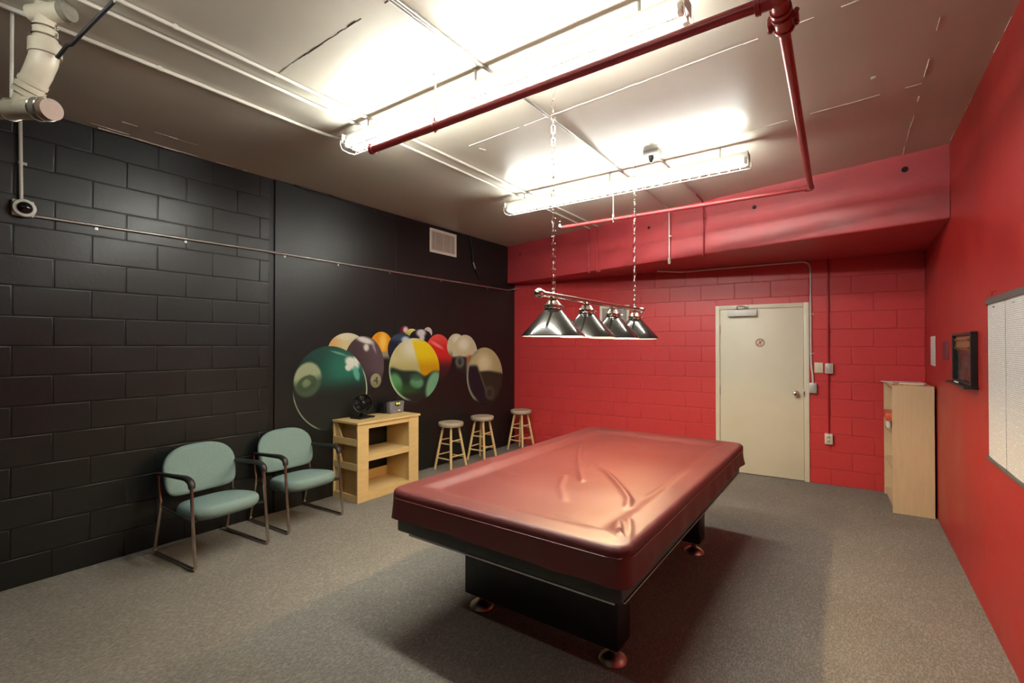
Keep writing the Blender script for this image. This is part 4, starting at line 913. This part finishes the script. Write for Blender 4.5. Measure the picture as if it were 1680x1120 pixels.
def outline(s, gx, gy, rc):
    """point and outward normal at fraction s on a rounded rectangle of half sizes gx, gy"""
    a = gx - rc; b = gy - rc; segs = [2 * a, PI / 2 * rc, 2 * b, PI / 2 * rc, 2 * a, PI / 2 * rc, 2 * b, PI / 2 * rc]; L = sum(segs); t = s * L; i = 0
    while t > segs[i] and i < 7: t -= segs[i]; i += 1
    st = [((-a, -gy), (1, 0)), None, ((gx, -b), (0, 1)), None, ((a, gy), (-1, 0)), None, ((-gx, b), (0, -1)), None]
    ctr = {1: (a, -b, -PI / 2), 3: (a, b, 0), 5: (-a, b, PI / 2), 7: (-a, -b, PI)}
    if i in ctr:
        cx_, cy_, a0 = ctr[i]; an = a0 + t / rc; return (cx_ + rc * math.cos(an), cy_ + rc * math.sin(an)), (math.cos(an), math.sin(an)), 1.0 - abs(t / (PI / 2 * rc) - 0.5) * 2
    (p, d) = st[i]; return (p[0] + d[0] * t, p[1] + d[1] * t), (d[1], -d[0]), 0.0
bm = NB(); rings = []
EDGE = 0.030
scales = [0.0] + [((k + 1) / 52) for k in range(52)]
def near_corner(x, y):
    d = math.hypot(max(0, hx_ - abs(x)), max(0, hy_ - abs(y))); return math.exp(-(d / 0.12) ** 2)
pts0 = [outline(i / NPER, hx_ - EDGE, hy_ - EDGE, RC) for i in range(NPER)]
ctr_v = bm.verts.new((cxm, cym, top_h(cxm, cym)))
for k in range(1, 53):
    f = scales[k]; ring = []
    for (p, n_, c_) in pts0:
        # rings shrink so that they stay parallel to the rails near the edge
        x, y = cxm + p[0] * f, cym + p[1] * f; ring.append(bm.verts.new((x, y, top_h(x, y))))
    rings.append(ring)
for k in range(1, 6):      # rounded edge
    a = PI / 2 * k / 5; ring = []
    for (p, n_, c_) in pts0:
        x0, y0 = cxm + p[0], cym + p[1]; z0 = top_h(x0, y0); o_ = EDGE * math.sin(a); ring.append(bm.verts.new((x0 + n_[0] * o_, y0 + n_[1] * o_, z0 - EDGE * (1 - math.cos(a)))))
    rings.append(ring)
KS = 9
for k in range(1, KS + 1):  # skirt
    f = k / KS; ring = []
    for i, (p, n_, c_) in enumerate(pts0):
        x0, y0 = cxm + p[0], cym + p[1]; nc = near_corner(p[0], p[1]); s = i / NPER
        rip = 0.004 * math.sin(s * 2 * PI * 17) + 0.003 * math.sin(s * 2 * PI * 31 + 1.0)
        o_ = EDGE + f * (0.006 + rip + 0.014 * nc * c_) - 0.012 * nc * math.sin(f * PI) * (1 - c_)
        hem = 0.632 + 0.005 * math.sin(s * 2 * PI * 5 + 0.6) - 0.006 * nc
        z = (top_h(x0, y0) - EDGE) * (1 - f) + hem * f
        ring.append(bm.verts.new((x0 + n_[0] * o_, y0 + n_[1] * o_, z)))
    rings.append(ring)
for j in range(NPER): bm.faces.new((ctr_v, rings[0][j], rings[0][(j + 1) % NPER]))
for A, B in zip(rings, rings[1:]):
    for j in range(NPER): bm.faces.new((A[j], B[j], B[(j + 1) % NPER], A[(j + 1) % NPER]))
cvo = obj('vinyl_sheet', bm, M['cover'], cv, True, smooth=70)
sm_ = NB(); pts = []
for (p, n_, c_) in pts0[::2]: pts.append((cxm + p[0] + n_[0] * (EDGE + 0.003), cym + p[1] + n_[1] * (EDGE + 0.003), 0.744))
obj('piping', tube(sm_, pts, 0.0022, 6, closed=True), M['cover_seam'], cv, True)

pl = thing('pool_table_light', 'hanging pool table light with four black cone shades on a nickel bar', 'lamp', (-1.42, 3.055, 1.885))
bx, zbr = -1.42, 1.886
obj('bar', tube(NB(), [(bx, 2.262, zbr), (bx, 3.85, zbr)], 0.0165, 18), M['nickel'], pl, True, label='polished nickel bar')
for y, s in ((2.25, -1), (3.862, 1)):
    bm = NB(); ball(bm, (bx, y, zbr), 0.0275, 22, 14); lathe(bm, [(0.017, -0.006), (0.022, -0.004), (0.022, 0.004), (0.017, 0.006)], 18, (bx, y - s * 0.026, zbr), axis_rot((0, 1, 0))); obj('finial', bm, M['nickel'], pl, True)
def link_mesh():
    bm = NB(); L, w = 0.0185, 0.0105; pts = []
    for i in range(20):
        a = 2 * PI * i / 20; z = math.sin(a) * w + (L - 0.002 if math.sin(a) >= 0 else -(L - 0.002)) * (0.9 if abs(math.sin(a)) > 0.02 else 0.6); pts.append((math.cos(a) * w, 0, z))
    tube(bm, pts, 0.0021, 6, closed=True); return mesh_of('chain_link', bm, M['nickel'])
lm = link_mesh()
for y in (2.41, 3.70):
    bm = NB(); tube(bm, [(bx, y + 0.012 * math.cos(a), zbr + 0.030 + 0.012 * math.sin(a)) for a in [2 * PI * i / 18 for i in range(18)]], 0.0035, 8, closed=True)
    lathe(bm, [(0.008, 0.012), (0.010, 0.016), (0.006, 0.022)], 12, (bx, y, zbr))
    obj('ceiling_hook', tube(NB(), [(bx, y, CZ + 0.001), (bx, y, CZ - 0.03), (bx + 0.008, y, CZ - 0.04), (bx, y, CZ - 0.052), (bx - 0.008, y, CZ - 0.04)], 0.003, 6), M['nickel'], pl, True)
    ch = obj('chain', bm, M['nickel'], pl, True)
    z = zbr + 0.056; i = 0
    while z < CZ - 0.045:
        inst('chain_link', lm, ch, (bx + 1.42, y - 3.055, z - 1.885), (0, 0, math.radians(33 if i % 2 == 0 else 123))); z += 0.0385; i += 1
SHY = (2.405, 2.842, 3.272, 3.708)
sh_bm = NB()
prof = [(0.186, 1.645), (0.1875, 1.648), (0.185, 1.653), (0.051, 1.803), (0.046, 1.806)]
def shade_mesh():
    bm = NB(); lathe(bm, [(0.1835, 1.6475), (0.1855, 1.645), (0.1875, 1.648), (0.185, 1.653), (0.051, 1.803), (0.040, 1.807)], 56, (0, 0, -1.885), cap=False); return mesh_of('shade', bm, M['shade'], 30)
def lining_mesh():
    bm = NB(); lathe(bm, [(0.184, 1.6465), (0.180, 1.652), (0.048, 1.799), (0.030, 1.801)], 56, (0, 0, -1.885), cap=False); return mesh_of('shade_lining', bm, M['shade_in'], 30)
def fitter_mesh():
    bm = NB(); lathe(bm, [(0.042, 1.800), (0.054, 1.802), (0.055, 1.808), (0.050, 1.811), (0.050, 1.820), (0.055, 1.823), (0.056, 1.828), (0.044, 1.836), (0.036, 1.848), (0.027, 1.857), (0.016, 1.863), (0.013, 1.872)], 36, (0, 0, -1.885))
    for a in (0.3, 2.4, 4.5): tube(bm, [(0.050 * math.cos(a), 0.050 * math.sin(a), 1.8155 - 1.885), (0.068 * math.cos(a), 0.068 * math.sin(a), 1.8155 - 1.885)], 0.003, 6)
    lathe(bm, [(0.030, 1.868), (0.028, 1.873), (0.012, 1.876)], 24, (0, 0, -1.885)); return mesh_of('shade_fitter', bm, M['nickel'], 35)
def bulb_mesh():
    bm = NB(); ball(bm, (0, 0, 1.6855 - 1.885), 0.020, 18, 12); return mesh_of('bulb', bm, M['bulb'])
def socket_mesh():
    bm = NB(); lathe(bm, [(0.013, 1.703), (0.015, 1.706), (0.017, 1.80), (0.016, 1.806)], 16, (0, 0, -1.885)); return mesh_of('socket', bm, M['white_plastic'])
ms, ml_, mf, mbu, mso = shade_mesh(), lining_mesh(), fitter_mesh(), bulb_mesh(), socket_mesh()
for y in SHY:
    o = inst('shade', ms, pl, (0, y - 3.055, 0)); o['label'] = 'glossy black cone shade'
    inst('shade_lining', ml_, o); inst('shade_fitter', mf, o); inst('socket', mso, o); inst('bulb', mbu, o)

# ------------------------------------------------------------------ chairs
def chair(label, x, y, rz):
    t = thing('arm_chair', label, 'chair', (x, y, 0), rz, 'teal chairs against the black wall')
    # local: +x is forward, y across
    # seat cushion: rounded rectangle dome
    def cushion(name, prof_fn, place, n=44, layers=((0.0, 0.90), (0.25, 0.985), (0.5, 1.0), (0.75, 0.985), (0.92, 0.93), (1.0, 0.82)), thick=0.075, crown=0.014):
        bm = NB(); rings = []
        for (h, f) in layers:
            rings.append([bm.verts.new(place(prof_fn(2 * PI * i / n)[0] * f, prof_fn(2 * PI * i / n)[1] * f, h * thick)) for i in range(n)])
        for f2, hh in ((0.6, 1.0 + 0.6 * crown / thick), (0.3, 1.0 + 0.95 * crown / thick)):
            rings.append([bm.verts.new(place(prof_fn(2 * PI * i / n)[0] * f2, prof_fn(2 * PI * i / n)[1] * f2, hh * thick)) for i in range(n)])
        top = bm.verts.new(place(0, 0, thick + crown))
        for A, B in zip(rings, rings[1:]):
            for j in range(n): bm.faces.new((A[j], A[(j + 1) % n], B[(j + 1) % n], B[j]))
        for j in range(n): bm.faces.new((rings[-1][j], rings[-1][(j + 1) % n], top))
        bm.faces.new(rings[0][::-1]); return obj(name, bm, M['teal'], t, smooth=80)
    def sup(a, gx, gy, e): 
        c, s = math.cos(a), math.sin(a); return (gx * math.copysign(abs(c) ** (2 / e), c), gy * math.copysign(abs(s) ** (2 / e), s))
    def seat_prof(a):
        p, q = sup(a, 0.238, 0.256, 3.2); return (p, q * (1.0 if p > 0 else 1.0 + 0.10 * p / 0.235 * 0.9))
    tl = math.radians(-4)
    cushion('seat', seat_prof, lambda p, q, h: (0.075 + p * math.cos(tl) - 0 * h, q, 0.318 + h - p * math.sin(tl)), thick=0.098, crown=0.012)
    def back_prof(a):     # p across, q up
        e = 2.7 if math.sin(a) > 0 else 6.0
        p, q = sup(a, 0.268, 0.190, e); return (p * (0.93 + 0.07 * math.cos((q / 0.188 - 0.1) * 1.2)) if q > 0 else p * (1.0 - 0.06 * (q / 0.188) ** 2), q)
    rec = math.radians(13)
    def place_back(p, q, h):
        bow = 0.020 * (p / 0.26) ** 2
        z = 0.620 + q * math.cos(rec) ; xx = -0.228 - q * math.sin(rec) + h + bow; return (xx, p, z)
    cushion('backrest', back_prof, place_back, n=52, thick=0.055, crown=0.006)
    for s in (-1, 1):
        yy = s * 0.268
        loop = [(-0.245, yy * 0.99, 0.600), (-0.222, yy, 0.46), (-0.205, yy, 0.385), (-0.300, yy, 0.014), (0.300, yy, 0.014), (0.262, yy, 0.30), (0.232, yy * 0.995, 0.620)]
        obj('leg_frame', tube(NB(), arc_path(loop, 0.035, 5), 0.0115, 12), M['chrome_warm'], t, label='bent chrome sled leg')
        ar = NB(); path = arc_path([(-0.235, yy, 0.618), (0.175, yy, 0.640), (0.236, yy, 0.618), (0.244, yy, 0.575)], 0.055, 6); tube(ar, path, [0.013] + [0.0185] * (len(path) - 2) + [0.016], 12)
        for v in ar.verts: v.co.y = yy + (v.co.y - yy) * 1.35
        obj('arm_pad', ar, M['arm'], t)
        gl = NB(); ball(gl, (-0.293, yy, 0.030), 0.0165, 12, 8); obj('glide', gl, M['chrome'], t)
        br = NB(); tube(br, [(0.250, yy, 0.335), (0.19, s * 0.19, 0.330)], 0.009, 10); tube(br, [(-0.232, yy, 0.52), (-0.240, s * 0.20, 0.53)], 0.008, 10); tube(br, [(-0.200, yy * 0.985, 0.372), (0.252, yy * 0.985, 0.335)], 0.007, 8)
        obj('bracket', br, M['arm'], t)
    sh_ = NB(); box(sh_, -0.09, 0.22, -0.17, 0.17, 0.312, 0.330, 0.005); obj('seat_pan', sh_, M['arm'], t)
    bs = NB()
    for v in [0]: box(bs, -0.245, -0.225, -0.19, 0.19, 0.47, 0.76, 0.006, rot=Matrix.Rotation(-rec, 3, 'Y'))
    obj('back_shell', bs, M['arm'], t)
    return t
chair('teal upholstered armchair on chrome sled legs by the bare block wall', -4.068, 1.670, math.radians(5.0))
chair('teal upholstered armchair on chrome sled legs beside the pine rack', -4.160, 2.420, math.radians(3.0))

# ------------------------------------------------------------------ pine rack
rk = thing('pine_rack', 'pine storage rack with open shelves and side pockets on the carpet', 'shelf', (-4.245, 3.395, 0))
kx0, kx1, ky0, ky1 = -4.455, -4.035, 2.985, 3.810
def K(name, *a, bev=0.002, m=None, label=None): return obj(name, box(NB(), *a, bev), m or M['pine'], rk, True, smooth=0, label=label)
K('top', kx0, kx1 + 0.012, ky0 - 0.008, ky1 + 0.02, 0.790, 0.812)
K('front_stile', kx1 - 0.02, kx1, ky0, 3.120, 0, 0.79); K('front_stile', kx1 - 0.02, kx1, 3.668, ky1, 0, 0.79)
K('front_rail', kx1 - 0.02, kx1 - 0.004, 3.120, 3.668, 0.738, 0.79); K('shelf_lip', kx1 - 0.022, kx1 - 0.004, 3.120, 3.668, 0.402, 0.462); K('plinth', kx1 - 0.02, kx1 - 0.001, 3.120, 3.668, 0, 0.083)
K('inner_panel', kx0, kx1 - 0.02, 3.100, 3.118, 0, 0.79); K('inner_panel', kx0, kx1 - 0.02, 3.700, 3.718, 0, 0.79)
K('end_panel', kx0, kx1 - 0.02, ky1 - 0.016, ky1, 0, 0.79)
K('shelf', kx0 + 0.01, kx1 - 0.02, 3.118, 3.700, 0.446, 0.462); K('shelf', kx0 + 0.01, kx1 - 0.02, 3.118, 3.700, 0.066, 0.083)
K('back_rail', kx0, kx0 + 0.016, 3.118, 3.700, 0.083, 0.190)
K('back_stile', kx0, kx0 + 0.018, ky0, 3.100, 0, 0.79)
for (z0, z1) in ((0.572, 0.640), (0.322, 0.390), (0.0, 0.070)):
    K('pocket_rail', kx0 + 0.018, kx1 - 0.02, ky0 + 0.002, ky0 + 0.018, z0, z1)
    K('pocket_floor', kx0 + 0.018, kx1 - 0.02, ky0 + 0.018, 3.100, z0, z0 + 0.014)
for (z0, z1) in ((0.640, 0.790), (0.390, 0.572), (0.070, 0.322)):      # slanted cheeks at the back of each pocket
    bm = NB(); prism(bm, [(kx0 + 0.018, z0), (kx0 + 0.125, z0), (kx0 + 0.045, z1), (kx0 + 0.018, z1)], 1, ky0 + 0.020, ky0 + 0.034); obj('pocket_cheek', bm, M['pine'], rk, True, smooth=0)

# fan on the rack
fa = thing('desk_fan', 'small black round desk fan on a flat base on the pine rack', 'fan', (-4.29, 3.235, 0.812))
rf = math.radians(-42)
fd = Vector((math.cos(rf), math.sin(rf), 0.12)).normalized(); fc = Vector((-4.27, 3.225, 0.972))
bm = NB(); box(bm, -0.080, 0.080, -0.105, 0.105, 0, 0.018, 0.006); 
for v in bm.verts: v.co = Matrix.Rotation(0.12, 3, 'Z') @ v.co + Vector((-4.29, 3.235, 0.812))
obj('base', bm, M['black_plastic'], fa, True)
bm = NB(); tube(bm, [(-4.325, 3.255, 0.825), (-4.315, 3.25, 0.90), fc - fd * 0.03], [0.030, 0.026, 0.034], 14); obj('stand', bm, M['black_plastic'], fa, True)
Rfan = axis_rot(fd)
bm = NB(); lathe(bm, [(0.060, -0.060), (0.088, -0.040), (0.100, -0.005), (0.102, 0.022), (0.098, 0.030), (0.092, 0.026), (0.086, 0.004), (0.078, -0.020)], 36, fc, Rfan, cap=False); obj('shroud', bm, M['black_plastic'], fa, True)
bm = NB(); lathe(bm, [(0.092, -0.03), (0.004, -0.045)], 30, fc, Rfan, cap=False); lathe(bm, [(0.030, -0.035), (0.030, 0.006), (0.022, 0.014), (0.004, 0.016)], 20, fc, Rfan); hubo = obj('hub', bm, M['black_plastic'], fa, True)
for i in range(5):
    bm = NB(); a0 = 2 * PI * i / 5; g = []
    for r_ in (0.028, 0.055, 0.082): g.append([bm.verts.new(fc + Rfan @ Vector((r_ * math.cos(a0 + da), r_ * math.sin(a0 + da), dz))) for da, dz in ((-0.25, -0.012), (0.1, 0.0), (0.42, 0.010))])
    for A, B in zip(g, g[1:]):
        for j in range(2): bm.faces.new((A[j], A[j + 1], B[j + 1], B[j]))
    obj('blade', bm, M['black_plastic'], hubo, True)
bm = NB()
for r_ in (0.045, 0.070, 0.095): tube(bm, [fc + Rfan @ Vector((r_ * math.cos(a), r_ * math.sin(a), 0.026)) for a in [2 * PI * i / 28 for i in range(28)]], 0.0016, 5, closed=True)
for i in range(12):
    a = 2 * PI * i / 12; tube(bm, [fc + Rfan @ Vector((0.018 * math.cos(a), 0.018 * math.sin(a), 0.029)), fc + Rfan @ Vector((0.098 * math.cos(a), 0.098 * math.sin(a), 0.026))], 0.0014, 5)
obj('grille', bm, M['black_plastic'], fa, True)

# small grey box with two lime lights
tb = thing('charger_box', 'small grey plastic box with two lime yellow lights on the pine rack', 'device', (-4.325, 3.70, 0.812))
bm = NB(); prism(bm, [(3.600, 0.812), (3.800, 0.812), (3.812, 0.946), (3.590, 0.946)], 0, -4.335, -4.275)
bmesh.ops.bevel(bm, geom=list(bm.edges), offset=0.006, segments=2, affect='EDGES')
obj('front_shell', bm, M['smoke_plastic'], tb, True)
bm = NB(); prism(bm, [(3.565, 0.818), (3.785, 0.818), (3.795, 0.938), (3.555, 0.938)], 0, -4.420, -4.336)
bmesh.ops.bevel(bm, geom=list(bm.edges), offset=0.008, segments=2, affect='EDGES')
obj('rear_shell', bm, M['black_plastic'], tb, True)
rc_ = NB(); lathe(rc_, [(0.044, 0.0), (0.042, 0.003), (0.036, 0.0035)], 28, (0, 0, 0), axis_rot((1, 0, 0)))
for v in rc_.verts: v.co = Vector((v.co.x - 4.2758, v.co.y + 3.712, v.co.z * 0.62 + 0.917))
rco = obj('light_recess', rc_, M['black_plastic'], tb, True)
for y in (3.696, 3.729):
    bm = NB(); ball(bm, (-4.270, y, 0.921), 0.0145, 16, 10, (0.5, 1, 1)); obj('lime_light', bm, M['lime'], rco, True, label='round lime yellow light')
obj('label_tag', box(NB(), -4.2762, -4.2735, 3.715, 3.745, 0.836, 0.847), M['paper'], tb, True, smooth=0)

# ------------------------------------------------------------------ stools
def stool():
    t = thing('bar_stool', '', 'stool', (0, 0, 0), 0, 'round wooden stools along the black wall')
    bm = NB(); lathe(bm, [(0.120, 0.548), (0.152, 0.552), (0.163, 0.566), (0.164, 0.590), (0.158, 0.604), (0.140, 0.609), (0.10, 0.604), (0.05, 0.600), (0.004, 0.599)], 40); obj('seat', bm, M['stool_seat'], t)
    legs = []
    for i in range(4):
        a = PI / 4 + PI / 2 * i; top = Vector((0.098 * math.cos(a), 0.098 * math.sin(a), 0.552)); bot = Vector((0.205 * math.cos(a), 0.205 * math.sin(a), 0.0)); legs.append((top, bot))
        obj('leg', tube(NB(), [bot, bot.lerp(top, 0.3), bot.lerp(top, 0.6), top], [0.0145, 0.0175, 0.0175, 0.0145], 12), M['stool_wood'], t)
    for (za_, zb_) in ((0.150, 0.185), (0.335, 0.375)):
        for i in range(4):
            z = za_ if i % 2 == 0 else zb_; (t1, b1), (t2, b2) = legs[i], legs[(i + 1) % 4]; f = z / 0.552
            obj('rung', tube(NB(), [b1.lerp(t1, f), b2.lerp(t2, f)], 0.0095, 10), M['stool_wood'], t)
    return t
st1 = stool()
for i, (x, y, rz, lab) in enumerate(((-4.215, 4.545, math.radians(-2), 'round wooden stool standing next to the pine rack'), (-4.215, 5.185, math.radians(3), 'round wooden stool between two other stools by the black wall'), (-4.135, 6.035, math.radians(-4), 'round wooden stool in the corner of the black and red walls'))):
    o = st1 if i == 0 else copy_tree(st1); o.location = (x, y, 0); o.rotation_euler = (0, 0, rz); o['label'] = lab

# ------------------------------------------------------------------ bookcase in the corner
bk = thing('bookcase', 'birch bookcase standing in the corner against the red wall', 'bookcase', (0.322, 5.795, 0))
qx0, qx1, qy0, qy1, qh = 0.322, 0.628, 5.795, 6.520, 1.212
def Q(name, *a, m=None): return obj(name, box(NB(), *a, 0.0015), m or M['birch'], bk, True, smooth=0)
Q('side_panel', qx0, qx1, qy0, qy0 + 0.018, 0, qh); Q('side_panel', qx0, qx1, qy1 - 0.018, qy1, 0, qh)
Q('top_panel', qx0, qx1, qy0 + 0.018, qy1 - 0.018, qh - 0.018, qh); Q('back_panel', qx1 - 0.008, qx1 - 0.001, qy0 + 0.018, qy1 - 0.018, 0.02, qh - 0.018); Q('plinth', qx0 + 0.02, qx0 + 0.036, qy0 + 0.018, qy1 - 0.018, 0, 0.06)
for z in (0.06, 0.40, 0.72): Q('shelf', qx0 + 0.004, qx1 - 0.008, qy0 + 0.018, qy1 - 0.018, z, z + 0.018)
bk.rotation_euler = (0, 0, math.radians(2.4))
tag(obj('orange_carton', box(NB(), 0.288, 0.50, 6.06, 6.42, 0.836, 0.915, 0.004), M['orange_box']), 'orange carton on the bookcase shelf, jutting over its edge', 'box')
tag(obj('dark_box', box(NB(), 0.352, 0.555, 6.04, 6.42, 0.7385, 0.8355, 0.004), M['black_plastic']), 'dark box under the orange carton on the bookcase shelf', 'box')
bm = NB(); lathe(bm, [(0.018, 0.0), (0.022, 0.004), (0.022, 0.065), (0.016, 0.075), (0.014, 0.085), (0.004, 0.087)], 18, (0.302, 6.30, 0.7385)); 
for v in bm.verts: v.co.x += 0.022
tag(obj('white_bottle', bm, M['white_plastic']), 'small white plastic bottle beside the dark box in the bookcase', 'bottle')
for i, (x0, x1, y0, y1, z, dz, rot, m, lab) in enumerate(((0.36, 0.55, 5.83, 6.09, qh, 0.012, 0.1, M['magazine'], 'colourful magazine lying on the bookcase top'), (0.40, 0.58, 5.86, 6.08, qh + 0.0125, 0.006, -0.2, M['paper'], 'white leaflet lying on the magazine on the bookcase'), (0.285, 0.46, 6.14, 6.38, qh, 0.008, 0.25, M['paper'], 'white papers overhanging the top of the bookcase'))):
    o = obj('magazine' if i == 0 else 'leaflet' if i == 1 else 'papers', box(NB(), x0 - (x0 + x1) / 2, x1 - (x0 + x1) / 2, y0 - (y0 + y1) / 2, y1 - (y0 + y1) / 2, 0.0003, dz, 0.001), m, smooth=0)
    o.location = ((x0 + x1) / 2, (y0 + y1) / 2, z); o.rotation_euler = (0, 0, rot); tag(o, lab, 'magazine' if i == 0 else 'paper')
